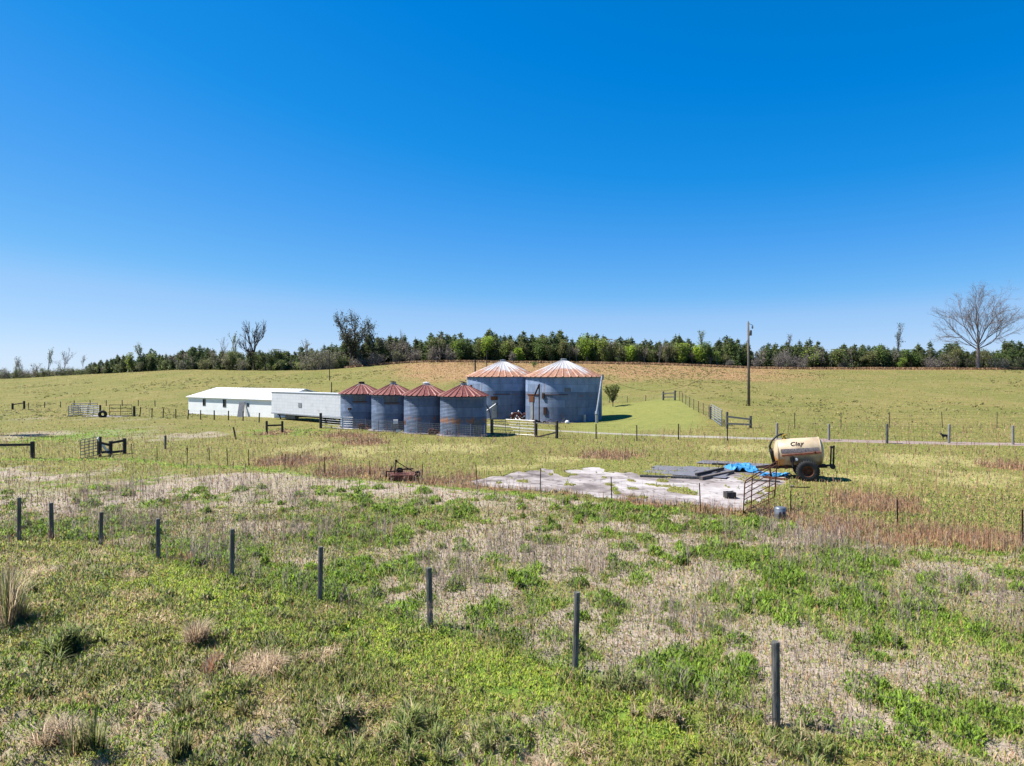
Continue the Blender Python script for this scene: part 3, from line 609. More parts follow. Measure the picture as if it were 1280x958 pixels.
# pale posts along the dirt track
f5 = [(696, 548.5), (745, 549), (796, 551.5), (848, 550), (909, 551), (971, 549), (1036, 551), (1108.5, 554.6), (1186, 554.6), (1266, 556.5), (1352, 558)]
f5p = [P(*a) for a in f5]
fence(f5p[:5], [hpx(p, d) for p, d in zip(f5p, (22, 19, 20, 20, 21))], .05, M['dark_wood'], 'thin dark posts along the gravel track, right of the gate brace', vert=.5, wr=.004)
fence(f5p[5:], [hpx(p, d) for p, d in zip(f5p[5:], (20, 21, 24.5, 24, 24.5, 24.5))], .085, M['grey_wood'], 'fence of thick pale grey posts along the dirt track', vert=.5, wr=.004, mats=[M['grey_wood']]*2+[M['post']]+[M['grey_wood']]*3)
# fence on the slope to the right of the open gate
f6 = [(993, 536), (1051, 536), (1112, 535.5), (1178, 535), (1246, 535), (1320, 535)]; f6p = [P(*a) for a in f6]
fence([P(938, 535)]+f6p, [.3]+[hpx(p, 20) for p in f6p], .03, M['dark_wood'], 'back fence of thin dark posts right of the open galvanised gate', vert=.6, wr=.004, leans=[(0, 0), (0, 0), (.0, 0), (-.04, 0), (-.1, 0), (0, 0), (0, 0)])
f7 = [(886, 521.5), (879, 518.5), (873, 515.5), (867, 512.5), (862, 509.5), (857, 506), (853, 503.5), (849, 501.5)]; f7p = [P(*a) for a in f7]
fence(f7p, [1.25]*8, .035, M['rust'], 'rusty brown fence running up the mown lawn from the open gate', vert=.35, wr=.007)
f8 = [(829, 501), (807, 502), (784, 503.5), (762, 504)]; f8p = [P(*a) for a in f8]
fence(f8p, [hpx(p, d) for p, d in zip(f8p, (8, 7.5, 8, 7))], .05, M['post'], 'short distant fence behind the little vase shaped tree', vert=.8, wr=.005)
# left fences
f3 = [(175, 521), (190, 522.3), (204, 522.8), (220, 523.5), (235, 524.5), (251, 525), (268, 525.3), (285.6, 525.6), (304, 526.5), (324, 528.5)]; f3p = [P(*a) for a in f3]
fence(f3p, [hpx(p, 12) for p in f3p], .07, M['dark_wood'], 'fence of short dark posts in front of the white shed', vert=.8, wr=.005, leans=[(random.uniform(-.02, .16), 0) for _ in f3p])
f9 = [(36, 511), (56, 510), (76, 509.5), (93, 508), (113, 507.8), (133, 507.5), (153, 507.5), (173, 507.5), (194, 508)]; f9p = [P(*a) for a in f9]
fence(f9p, [hpx(p, 7.5) for p in f9p], .07, M['post'], 'farthest left fence of small posts behind the corral', vert=.8, wr=.006)
def rail_frame(pts, hs_, rails, label, m=None, name='gate_brace', r=.11, braces=(), cat='fence', mr=None):
    root = empty(name, pts[0], 0, label, cat); o0 = pts[0]
    for p, h in zip(pts, hs_): o = post_mb(h, r, 8).build('post', m or M['dark_wood'], root); o.location = p-o0
    for (i, j, t) in rails:
        a, b = pts[i]-o0, pts[j]-o0
        MB().beam(a+Vector((0, -r, hs_[i]*t)), b+Vector((0, -r, hs_[j]*t)), .06, .15).build('rail', mr or m or M['dark_wood'], root)
    for (i, ti, j, tj, mm, w) in braces:
        a, b = pts[i]-o0, pts[j]-o0
        MB().beam(a+Vector((0, -r-.1, hs_[i]*ti)), b+Vector((0, -r-.1, hs_[j]*tj)), .05, w).build('brace', mm, root)
    return root
pp = [P(125, 571), P(138.5, 568.5), P(156, 567)]
rail_frame(pp, [hpx(pp[0], 25), hpx(pp[1], 17), hpx(pp[2], 19)], [(0, 1, .72), (1, 2, .86), (0, 1, .22), (1, 2, .17)], 'dark timber gate brace with a white board propped across it', r=.12, braces=[(0, .95, 1, .12, M['board'], .17)])
pp = [P(41, 573), P(-40, 572), P(-110, 572)]
rail_frame(pp, [hpx(pp[0], 21), .95, .95], [(0, 1, .82), (1, 2, .85), ], 'dark timber rail and post at the left edge of the photo', r=.13)
pp = [P(333.5, 543.5), P(353, 541)]
rail_frame(pp, [hpx(pp[0], 17), hpx(pp[1], 14.5)], [(0, 1, .66)], 'small dark timber frame of two posts and a rail in front of the trailer', r=.11)
pp = [P(670, 546.5), P(696, 548)]
rail_frame(pp, [hpx(pp[0], 22), hpx(pp[1], 22)], [], 'dark gate brace posts with a pale top bar beside the long gate', r=.13, braces=[(0, .82, 1, .8, M['grey_wood'], .08), (1, .35, 0, .0, M['dark_wood'], .12)])
pp = [P(908.6, 536), P(938, 535.5)]
rail_frame(pp, [hpx(pp[0], 21), hpx(pp[1], 15.5)], [(0, 1, .72), (0, 1, .3)], 'two grey posts with rails beside the open galvanised gate', M['post'], r=.12, mr=M['grey_wood'])
pp = [P(843.5, 501), P(829, 500.8)]
rail_frame(pp, [hpx(pp[0], 12.5), hpx(pp[1], 11)], [(0, 1, .75), (0, 1, .35)], 'far small brace with a leaning dark post at the top of the mown lawn', M['post'], r=.14)
pp = [P(16, 512.5), P(30.5, 511.5)]
rail_frame(pp, [hpx(pp[0], 8), hpx(pp[1], 10)], [(0, 1, .75)], 'small far timber brace left of the corral', r=.16)
lp = P(295, 549.5); o = post_mb(hpx(lp, 15.5), .07, 8, lean=(-.2, 0)).build('leaning_post', M['dark_wood'], loc=lp); tag(o, 'lone dark post leaning left below the white shed', 'post')
lp = P(207, 561.5); o = post_mb(hpx(lp, 17), .08, 8).build('wooden_post', M['post'], loc=lp); tag(o, 'lone grey wooden post between the dark gate brace and the shed', 'post')
lp = P(168, 521); o = post_mb(hpx(lp, 13), .16, 8).build('wooden_post', M['dark_wood'], loc=lp); tag(o, 'thick dark corner post at the right end of the corral', 'post')
def pipe_gate(a, b, h, bars, label, m, r=.022, uprights=(0, .5, 1), tilt=0, name='pipe_gate', cat='gate', z0=.12, slant=0):
    "tubular farm gate hung between two ground points"
    root = empty(name, a, 0, label, cat); d = b-a; up = Vector((0, tilt, h))
    mb = MB(); e = [Vector((0, 0, z0)), d+Vector((0, 0, z0+slant))]
    mb.tube([e[0]+Vector((0, 0, .001)), e[0]+up, e[1]+up, e[1], e[0]], r*1.15, 6); mb.build('frame', m, root)
    mb = MB()
    for k in range(1, bars-1): t = (k/(bars-1))**.9; mb.tube([e[0]+up*t, e[1]+up*t], r, 6)
    mb.build('bars', m, root)
    for u in uprights[1:-1]: MB().tube([e[0].lerp(e[1], u), e[0].lerp(e[1], u)+up], r*.95, 6).build('upright', m, root)
    return root
a, b = P(615, 543), P(668, 546); pipe_gate(a, b, 1.25, 6, 'long pale tubular gate right of the small bins', M['galv'], .022, (0, .33, .66, 1))
a, b = P(402, 535), P(428, 537.5); pipe_gate(a, b, 1.15, 6, 'pale pipe gate panel left of the leftmost small bin', M['galv'], .026, (0, 1))
a2_, b2_ = b, P(441, 537.8); pipe_gate(a2_, b2_, 1.1, 6, 'short pale pipe panel in front of the leftmost small bin', M['galv'], .022, (0, 1))
lp = P(401, 535.5); o = post_mb(hpx(lp, 19), .14, 8).build('wooden_post', M['dark_wood'], loc=lp); tag(o, 'dark post at the left end of the gate panels by the small bins', 'post')
lp = P(615, 542.5); o = post_mb(hpx(lp, 18), .13, 8).build('wooden_post', M['dark_wood'], loc=lp); tag(o, 'dark post at the right side of the rightmost small bin', 'post')
def mesh_panel(pts, h, label):
    root = empty('mesh_fence', pts[0], 0, label, 'fence'); o0 = pts[0]
    wire_strands([p-o0 for p in pts], [Vector((0, 0, h))]*len(pts), (.02, .17, .33, .5, .66, .82, 1), .16, .007).build('mesh', M['galv'], root)
    for p in pts: q_ = post_mb(h+.1, .025, 6).build('upright', M['galv'], root); q_.location = p-o0
for (u, v_, lab) in ((441, 473, 'wire panel joining the two leftmost small bins'), (473, 505, 'wire panel across the second small bin from the left'), (505, 537, 'wire panel across the third small bin from the left'), (537, 570, 'wire panel left of the nearest small bin front'), (570, 606, 'wire panel across the front of the nearest small bin')):
    f = lambda x: 538.2+(x-441)/(606-441)*10.5
    mesh_panel([P(u, f(u)), P((u+v_)/2, f((u+v_)/2)), P(v_, f(v_))], 1.05, lab)
a, b = P(889, 524.5), P(902, 534); pipe_gate(a, b, 1.35, 7, 'open galvanised gate swung towards the camera on the mown lawn edge', M['galv'], .035, (0, .33, .66, 1))
lp = P(888, 524.5); o = post_mb(hpx(lp, 16), .12, 8).build('wooden_post', M['post'], loc=lp); tag(o, 'dark hinge post behind the open galvanised gate', 'post')
# fan of old galvanised panels beside the dark brace
a, b = P(122, 571), P(101, 574); pipe_gate(a, b, 1.15, 7, 'old dull galvanised gate standing open left of the dark gate brace', M['dark_galv'], .022, (0, .25, .5, .75, 1), slant=-.1)
# corral
corr = [(86, 521), (98, 519), (110, 519.5), (125, 521)]
for k, (c0, c1) in enumerate(zip(corr, corr[1:])):
    pipe_gate(P(*c0), P(*c1), 1.25, 6, ['leftmost grey corral panel', 'middle grey corral panel with dense bars', 'right hand grey corral panel next to the dark tyre'][k], M['galv'], .045, (0, .5, 1), name='corral_panel', cat='corral panel')
pipe_gate(P(90, 517), P(122, 516.5), 1.3, 5, 'dark back row corral panel behind the grey ones', M['dark_galv'], .05, (0, .33, .66, 1), name='corral_panel', cat='corral panel')
pipe_gate(P(137, 521), P(165, 521), 1.4, 4, 'thin rusty pipe corral panel right of the dark tyre', M['dark_rust'], .035, (0, .5, 1), name='corral_panel', cat='corral panel')
lp = P(125.5, 521.5); o = post_mb(hpx(lp, 15), .12, 8).build('wooden_post', M['dark_wood'], loc=lp); tag(o, 'tall dark post in the middle of the corral', 'post')
mb = MB(); c_ = P(135, 520.8); mb.box((0, 0, .0), (5.2, 2.6, .18)); o = mb.build('concrete_pad', M['concrete'], loc=c_, rz=-.03); tag(o, 'small white concrete pad in the corral', 'slab')
mb = MB(); mb.lathe([(.2, -.2), (.4, -.26), (.5, -.16), (.5, .16), (.4, .26), (.2, .2)], 20, axis='y'); lp = P(128.5, 522)
o = mb.build('old_tyre', M['rubber'], loc=lp+Vector((0, 0, .4)), smooth=True, rz=.3); tag(o, 'big black tyre standing in the corral', 'tyre')

# ---------------------------------------------------------------- grain bins
def uv_wall(R0):
    def f(p): return ((math.atan2(p.y, p.x)+math.pi)*R0, p.z)
    f.wrap = 2*math.pi*R0; return f
def uv_roof(n):
    def f(p): return ((math.atan2(p.y, p.x)+math.pi)/(2*math.pi)*n, math.hypot(p.x, p.y))
    f.wrap = n; return f
def wall_mat(name, H, dark=1.0, rust_lo=.5, cold=1.0, rust_band=None, ring=.82):
    m, n, l, b = nt(name); uv = n.new('ShaderNodeUVMap'); uv.uv_map = 'UVMap'
    br = n.new('ShaderNodeTexBrick'); br.inputs['Scale'].default_value = 1; br.inputs['Brick Width'].default_value = 2.75; br.inputs['Row Height'].default_value = ring
    br.inputs['Mortar Size'].default_value = .012; br.inputs['Color1'].default_value = (.74, .74, .74, 1); br.inputs['Color2'].default_value = (1.2, 1.2, 1.2, 1); br.inputs['Mortar'].default_value = (.50, .47, .45, 1)
    br.offset = .5; br.inputs['Bias'].default_value = 0; l.new(uv.outputs[0], br.inputs['Vector'])
    def noise(sc, st, det=6, dist=0):
        mp = n.new('ShaderNodeMapping'); mp.inputs['Scale'].default_value = (*st, 1); l.new(uv.outputs[0], mp.inputs[0])
        t = n.new('ShaderNodeTexNoise'); t.inputs['Scale'].default_value = sc; t.inputs['Detail'].default_value = det; t.inputs['Roughness'].default_value = .65; t.inputs['Distortion'].default_value = dist; l.new(mp.outputs[0], t.inputs['Vector']); return t.outputs[0]
    r1 = ramp(n, [(.3, (.145*dark, .205*dark, .29*dark*cold)), (.55, (.23*dark, .30*dark, .395*dark*cold)), (.8, (.34*dark, .40*dark, .49*dark*cold))]); l.new(noise(1.4, (1, .5)), r1.inputs[0])
    mx = n.new('ShaderNodeMix'); mx.data_type = 'RGBA'; mx.blend_type = 'MULTIPLY'; mx.inputs[0].default_value = 1; l.new(r1.outputs[0], mx.inputs[6]); l.new(br.outputs['Color'], mx.inputs[7])
    # the upper courses are newer and cleaner
    sp = n.new('ShaderNodeSeparateXYZ'); l.new(uv.outputs[0], sp.inputs[0])
    def mth(op, a, b_=None, c_=None):
        x = n.new('ShaderNodeMath'); x.operation = op
        for i, s in enumerate((a, b_, c_)):
            if s is None: continue
            if isinstance(s, (int, float)): x.inputs[i].default_value = s
            else: l.new(s, x.inputs[i])
        return x.outputs[0]
    top = mth('GREATER_THAN', sp.outputs[1], H-2*ring if H > 4.5 else H-.2)
    tm = ramp(n, [(0, (.86, .86, .87)), (1, (1.2, 1.21, 1.23))]); l.new(top, tm.inputs[0])
    m1 = n.new('ShaderNodeMix'); m1.data_type = 'RGBA'; m1.blend_type = 'MULTIPLY'; m1.inputs[0].default_value = 1; l.new(mx.outputs[2], m1.inputs[6]); l.new(tm.outputs[0], m1.inputs[7])
    # rust streaks, more near the seams and low down
    st = noise(1.1, (2.6, .35), 7, .3)
    lo = n.new('ShaderNodeMapRange'); l.new(sp.outputs[1], lo.inputs[0]); lo.inputs[1].default_value = 1.9; lo.inputs[2].default_value = .2; lo.inputs[3].default_value = 0; lo.inputs[4].default_value = .12*rust_lo
    rs = mth('ADD', st, lo.outputs[0])
    if rust_band:
        d = mth('ABSOLUTE', mth('SUBTRACT', sp.outputs[1], rust_band[0])); bnd = n.new('ShaderNodeMapRange'); l.new(d, bnd.inputs[0])
        bnd.inputs[1].default_value = rust_band[1]; bnd.inputs[2].default_value = 0; bnd.inputs[3].default_value = 0; bnd.inputs[4].default_value = rust_band[2]
        rs = mth('ADD', rs, bnd.outputs[0])
    rr = n.new('ShaderNodeMapRange'); l.new(rs, rr.inputs[0]); rr.inputs[1].default_value = .62; rr.inputs[2].default_value = .74
    rc = ramp(n, [(.3, (.16, .07, .04)), (.7, (.36, .18, .10))]); l.new(noise(6, (1, 1)), rc.inputs[0])
    m2 = n.new('ShaderNodeMix'); m2.data_type = 'RGBA'; l.new(rr.outputs[0], m2.inputs[0]); l.new(m1.outputs[2], m2.inputs[6]); l.new(rc.outputs[0], m2.inputs[7])
    l.new(m2.outputs[2], b.inputs['Base Color'])
    mt = mth('MULTIPLY_ADD', rr.outputs[0], -.08, .10); l.new(mt, b.inputs['Metallic']); b.inputs['Roughness'].default_value = .55; b.inputs['Specular IOR Level'].default_value = .25
    wv = n.new('ShaderNodeTexWave'); wv.wave_type = 'BANDS'; wv.bands_direction = 'Y'; wv.inputs['Scale'].default_value = 3.1; wv.inputs['Distortion'].default_value = 0; l.new(uv.outputs[0], wv.inputs['Vector'])
    bp = n.new('ShaderNodeBump'); bp.inputs['Strength'].default_value = .25; bp.inputs['Distance'].default_value = .004; l.new(wv.outputs[0], bp.inputs['Height'])
    b2 = n.new('ShaderNodeBump'); b2.inputs['Strength'].default_value = .3; b2.inputs['Distance'].default_value = .03; l.new(noise(.9, (1, 1), 3), b2.inputs['Height']); l.new(bp.outputs[0], b2.inputs['Normal'])
    l.new(b2.outputs[0], b.inputs['Normal'])
    return m
def roof_mat(name, R0, redness, seed, thr):
    "redness: colours of the rust; thr: radius fraction where the rust takes over from bare zinc"
    m, n, l, b = nt(name); uv = n.new('ShaderNodeUVMap'); uv.uv_map = 'UVMap'
    mp = n.new('ShaderNodeMapping'); mp.inputs['Scale'].default_value = (.45, .6, 1); mp.inputs['Location'].default_value = (seed, seed, 0); l.new(uv.outputs[0], mp.inputs[0])
    t = n.new('ShaderNodeTexNoise'); t.inputs['Scale'].default_value = 1.0; t.inputs['Detail'].default_value = 7; t.inputs['Roughness'].default_value = .7; l.new(mp.outputs[0], t.inputs['Vector'])
    fine = n.new('ShaderNodeTexNoise'); fine.inputs['Scale'].default_value = 7; fine.inputs['Detail'].default_value = 5; l.new(mp.outputs[0], fine.inputs['Vector'])
    sp = n.new('ShaderNodeSeparateXYZ'); l.new(uv.outputs[0], sp.inputs[0])
    mr = n.new('ShaderNodeMapRange'); l.new(sp.outputs[1], mr.inputs[0]); mr.inputs[1].default_value = 0; mr.inputs[2].default_value = R0; mr.inputs[3].default_value = -.5*thr; mr.inputs[4].default_value = .5*(1-thr)*2
    ad = n.new('ShaderNodeMath'); l.new(mr.outputs[0], ad.inputs[0]); l.new(t.outputs[0], ad.inputs[1])
    # every roof sheet has weathered differently
    fl = n.new('ShaderNodeMath'); fl.operation = 'FLOOR'; l.new(sp.outputs[0], fl.inputs[0]); wn_ = n.new('ShaderNodeTexWhiteNoise'); wn_.noise_dimensions = '1D'; l.new(fl.outputs[0], wn_.inputs['W'])
    ad2 = n.new('ShaderNodeMath'); ad2.operation = 'MULTIPLY_ADD'; l.new(wn_.outputs['Value'], ad2.inputs[0]); ad2.inputs[1].default_value = .14; l.new(ad.outputs[0], ad2.inputs[2])
    fac = n.new('ShaderNodeMapRange'); l.new(ad2.outputs[0], fac.inputs[0]); fac.inputs[1].default_value = .52; fac.inputs[2].default_value = .74
    rc = ramp(n, [(.3, redness[0]), (.55, redness[1]), (.8, redness[2])]); l.new(fine.outputs[0], rc.inputs[0])
    zc_ = ramp(n, [(.3, (.33, .32, .325)), (.8, (.52, .51, .515))]); l.new(fine.outputs[0], zc_.inputs[0])
    mx = n.new('ShaderNodeMix'); mx.data_type = 'RGBA'; l.new(fac.outputs[0], mx.inputs[0]); l.new(zc_.outputs[0], mx.inputs[6]); l.new(rc.outputs[0], mx.inputs[7])
    l.new(mx.outputs[2], b.inputs['Base Color']); b.inputs['Roughness'].default_value = .6; b.inputs['Metallic'].default_value = .15
    return m
def grain_bin(px, Yc, R0, H, rise, label, ribs, wm, rm, capm, base=True, group=None, cap_tilt=0, door_ang=None):
    p = Wp(px, Yc); p.z = min(p.z, G(p.x, Yc-R0))
    root = empty('grain_bin', p, 0, label, 'grain bin', group)
    n = 96 if R0 < 3 else 144; prof = [(R0, -.3)]; z = 0; k = 0
    while z < H: prof.append((R0+(.013 if k % 2 else -.013), z)); z += .06; k += 1
    prof.append((R0, H)); mb = MB(); mb.lathe(prof, n); mb.build('wall', wm, root, uv=uv_wall(R0))
    # roof: cone of sheets with raised ribs
    mb = MB(); Re = R0+.22; ri = .32 if R0 > 3 else .26; vs, fs = [], []; per = 6; N = ribs*per; rows = 8
    for i in range(rows+1):
        r = ri+(Re-ri)*i/rows; zz = H+rise*(1-(r-ri)/(Re-ri))-.03*0
        for k in range(N):
            off = .085*(r/Re)**.5 if k % per == 0 else 0
            th_ = 2*math.pi*(k-.0)/N; vs.append((r*math.cos(th_), r*math.sin(th_), zz+off))
    for i in range(rows):
        for k in range(N): k2 = (k+1) % N; fs.append((i*N+k, (i+1)*N+k, (i+1)*N+k2, i*N+k2))
    mb.add(vs, fs).build('roof', rm, root, uv=uv_roof(ribs))
    MB().lathe([(Re-.01, H-.02), (Re+.015, H-.02), (Re+.015, H+.0), (Re-.01, H+.0)], N).build('eave_rim', M['dark_rust'], root)
    MB().lathe([(R0, H-.05), (R0-.02, H+.1)], 48).build('eave_shadow_strip', M['dark_rust'], root)  # dark strip round the wall top, drawn as the eave's shadow line
    c = MB()
    if cap_tilt: c.lathe([(ri+.02, 0), (ri+.02, .14), (ri-.03, .15), (0.001, .18)], 24)
    else: c.lathe([(ri+.02, -.02), (ri+.02, .12), (ri+.06, .12), (ri+.06, .17), (.001, .22)], 24)
    c.build('roof_cap', capm, root, loc=(0, 0, H+rise))
    if cap_tilt:
        l_ = MB().lathe([(.001, .05), (ri*1.25, 0), (ri*1.25, .04), (.001, .1)], 24).build('lid', M['dark_rust'], root, loc=(-.05*cap_tilt, 0, H+rise+.2)); l_.rotation_euler = (0, .22*cap_tilt, 0)
    if base: MB().lathe([(R0+.35, -.35), (R0+.35, .06), (R0+.02, .065)], 48).build('footing', M['concrete'], root)
    return root
RED3 = [(.08, .02, .016), (.17, .04, .029), (.33, .13, .095)]; ORG3 = [(.22, .09, .05), (.34, .17, .10), (.48, .31, .22)]
GR = None
def curved(R0, a0, a1, z0, z1, off=.03, n=8):
    "sheet curved round the wall; angles in degrees, 0 = towards the camera, + = to the right"
    vs, fs = [], []
    for r in (R0+off, R0-.02):
        for i in range(n+1):
            t = R(-90+a0+(a1-a0)*i/n); vs += [(r*math.cos(t), r*math.sin(t), z0), (r*math.cos(t), r*math.sin(t), z1)]
    m_ = 2*(n+1)
    for i in range(n):
        a = 2*i; fs += [(a, a+2, a+3, a+1), (m_+a, m_+a+1, m_+a+3, m_+a+2), (a+1, a+3, m_+a+3, m_+a+1), (a, m_+a, m_+a+2, a+2)]
    fs += [(0, 1, m_+1, m_), (2*n, m_+2*n, m_+2*n+1, 2*n+1)]
    return MB().add(vs, fs)
small = [
 (452, 68.7, 'leftmost small grain bin, rust red cone roof, next to the white trailer', 1.0, 0, M['dark_rust'], None),
 (491.5, 65.7, 'second small grain bin from the left, rust red roof with a tilted lid', 1.0, .6, M['galv'], None),
 (533, 63.0, 'third small grain bin from the left, pale round cap on its rust roof', .95, 0, M['white'], (1.35, .35, .14)),
 (579.3, 60.4, 'nearest small grain bin, right end of the row, dark open lid on its roof', .85, 1, M['galv'], (1.32, .45, .24))]
sb = []
for i, (px, Y, lab, dk, tilt, capm, band) in enumerate(small):
    wm = wall_mat('zinc_wall', 3.42, dk*.78, .5, 1.12, band); rm = roof_mat('rust_roof', 2.27, RED3, 3.1*i+1, .12)
    sb.append(grain_bin(px, Y, 2.05, 3.42, 1.0, lab, 24, wm, rm, capm, group='row of small grain bins', cap_tilt=tilt))
for b_, a0, a1 in ((sb[0], -9, 24), (sb[1], -12, 22)):
    curved(2.05, a0, a1, 2.72, 3.3, .05).build('hatch', M['dark_galv'], b_); curved(2.05, a0-2, a1+3, 2.62, 2.70, .09).build('hatch_rail', M['rust'], b_)
curved(2.05, -26, -17, 1.85, 2.1, .06).build('vent', M['dark_rust'], sb[0])
curved(2.05, 30, 55, 0, 1.4, .05).build('door', M['dark_galv'], sb[3])
curved(2.05, -80, -58, .75, 1.15, .02).build('rusted_patch', M['rust'], sb[2])
bigw = [wall_mat('zinc_wall', 5.1, .8, .25, 1.1, (3.0, .10, .16), .85), wall_mat('zinc_wall', 5.1, .8, .3, 1.1, (3.0, .1, .14), .85)]
bl_ = grain_bin(628.5, 86, 4.5, 5.1, 1.95, 'left big grain bin with a pale rust streaked cone roof', 34, bigw[0], roof_mat('rust_roof', 4.7, ORG3, 21, .66), M['galv'], group='pair of big grain bins')
br_ = grain_bin(704.5, 80.3, 4.47, 5.1, 1.95, 'right big grain bin, the widest, with leaning auger and open ground on its right', 34, bigw[1], roof_mat('rust_roof', 4.7, ORG3, 35, .68), M['galv'], group='pair of big grain bins')
# doors and fittings of the big bins
curved(4.5, -16, -8.5, .15, 2.3, .05).build('door', M['galv'], bl_); curved(4.5, -18, -7, 2.32, 2.75, .06).build('door_hood', M['rust'], bl_); curved(4.5, -14, 12, 2.98, 3.06, .06).build('stiffener', M['rust'], bl_)
curved(4.5, -60, -56, 3.6, 4.1, .12).build('bracket', M['rust'], bl_)
curved(4.47, -61, -55, .15, 2.2, .06).build('door', M['galv'], br_); curved(4.47, -66, -52, 2.25, 3.0, .05).build('door_hood', M['rust'], br_); curved(4.47, -72, -44, 3.05, 3.14, .1).build('stiffener', M['rust'], br_)
curved(4.47, -35, 2, 3.10, 3.16, .06).build('stiffener', M['rust'], br_); curved(4.47, -36, -33, 2.7, 3.3, .16).build('bracket', M['dark_rust'], br_)
curved(4.47, -34, -29, .9, 1.7, .1).build('fan_mount', M['dark_rust'], br_); curved(4.47, -3, 6, 3.45, 3.9, .01).build('stain_sheet', M['dark_galv'], br_)
curved(4.47, 24, 27, .0, .9, .3).build('bracket', M['galv'], br_)
# poles and auger at the big bins
p = P(674, 529); root = empty('hoist_pole', p, 0, 'thin rusty pole with a slanting arm standing in front of the right big bin', 'pole')
MB().tube([(0, 0, -.1), (0, 0, 4.35)], .07, 8).build('pole', M['dark_rust'], root); MB().beam((0, 0, 4.25), (-.5, -.05, 3.1), .12, .16).build('arm', M['dark_rust'], root)
p = P(663, 529); root = empty('conduit_pole', p, 0, 'short dark bar standing before the white door of the right big bin', 'pole'); MB().tube([(.35, 0, -.1), (.35, 0, 2.9)], .035, 6).build('pole', M['dark_rust'], root)
p = P(746, 529); root = empty('auger', p, 0, 'long grey auger tube leaning against the right side of the right big bin', 'auger')
s = p.y/F; e = Vector((9*s, 1.5, (529-469.5)*s))
MB().tube([(0, 0, 0), (-.02, 0, .9)], .17, 10).build('foot_housing', M['galv'], root); MB().tube([(-.02, 0, .9), (.02, .1, 1.25)], .2, 10).build('motor_mount', M['galv'], root)
MB().tube([(.0, .1, 1.1), e], .12, 10).build('tube', M['galv'], root); MB().tube([e-Vector((.02, 0, .5)), e+Vector((.02, 0, .1))], .16, 8).build('spout', M['grey_wood'], root)
aug_top = p+e
p = P(613.5, 541); root = empty('unloading_spout', p, 0, 'bent pipe with a pale arm beside the nearest small bin', 'auger'); s = p.y/F
MB().tube([(0, .2, 0), (0, .2, 1.15), (-.1, .1, 1.9), (-.45, 0, 2.6)], .06, 8).build('pipe', M['dark_galv'], root); MB().tube([(-.4, 0, 1.95), (.15, .1, 2.35), (.5, .1, 2.6)], .08, 8).build('arm', M['galv'], root); MB().box((.55, .1, 2.62), (.14, .14, .2)).build('arm_tip', M['black'], root)
# junk round the bins
def junk(px, py, w, h, m1, m2, label, name='scrap_pile', cat='scrap', n=14, seed=1):
    rnd = random.Random(seed); p = P(px, py); s = p.y/F; w *= s; h *= s
    root = empty(name, p, 0, label, cat); a = MB(); b = MB()
    for k in range(n):
        q_ = Vector((rnd.uniform(-.5, .5)*w, rnd.uniform(-.3, .3)*w, rnd.uniform(.05, .7)*h*(1-abs(rnd.uniform(-.6, .6))))); d = Vector((rnd.uniform(-1, 1), rnd.uniform(-.6, .6), rnd.uniform(-.2, .6))).normalized()*rnd.uniform(.2, .45)*w
        (a if k % 3 else b).beam(q_, q_+d, .05+rnd.random()*.1, .04+rnd.random()*.16)
    a.lathe([(.05, -.08), (.3*h+.1, -.08), (.34*h+.1, .0), (.3*h+.1, .08), (.05, .08)], 14, c=(-w*.2, 0, .35*h), axis='y')
    a.lathe([(.05, -.08), (.25*h+.1, -.08), (.25*h+.1, .08), (.05, .08)], 14, c=(w*.22, -.1, .3*h), axis='y')
    a.build('frame', m1, root); b.build('bits', m2, root)
junk(648, 525, 20, 12, M['red_rust'], M['white'], 'heap of red rusty machinery between the two big bins', seed=3, n=22)
junk(455, 537, 14, 9, M['red_rust'], M['dark_rust'], 'red rusty scrap between the two leftmost small bins', seed=5)
junk(542, 543.5, 15, 9, M['red_rust'], M['dark_rust'], 'rusty wheels and scrap between the third and nearest small bins', seed=6)
junk(676, 529.5, 20, 4, M['rust'], M['dark_rust'], 'low rusty debris at the foot of the thin pole', seed=9, n=10)
p = P(496, 540.5); root = empty('fan_unit', p, .1, 'cream box fan unit on a stand between the middle small bins', 'fan unit')
MB().box((-.1, 0, .95), (.42, .4, .36)).build('box', M['white'], root); 
mb = MB(); [mb.box((x, y, .45), (.05, .05, .9)) for x in (-.3, .12) for y in (-.15, .15)]; mb.box((-.1, 0, .5), (.4, .3, .3)); mb.build('stand', M['grey_wood'], root); MB().box((.15, -.1, .12), (.4, .35, .22)).build('block', M['white'], root)
a, b = P(706, 526.5), P(738, 525.5); root = empty('feed_trough', (a+b)/2, math.atan2((b-a).y, (b-a).x), 'long low grey trough lying beside the right big bin', 'trough'); L = (b-a).length
mb = MB(); mb.box((0, -.28, .24), (L, .05, .44)); mb.box((0, .28, .24), (L, .05, .44)); mb.box((0, 0, .05), (L, .56, .06)); mb.build('sides', M['post'], root); MB().box((-L/2, 0, .3), (.06, .6, .6)).build('end_board', M['grey_wood'], root); MB().box((L/2, 0, .4), (.06, .6, .8)).build('end_board', M['grey_wood'], root)
p = P(709, 530); mb = MB(); mb.lathe([(.001, 0), (.2, .02), (.26, .18), (.16, .33), (.001, .38)], 10); o = mb.build('white_sack', M['white'], loc=p, smooth=True); tag(o, 'small white bundle on the grass by the long trough', 'sack')
mb = MB(); mb.beam((-.35, 0, 0), (.25, 0, .6), .07, .12); o = mb.build('propped_board', M['grey_wood'], loc=P(703, 529.5)); tag(o, 'short pale board propped up left of the white bundle', 'board')

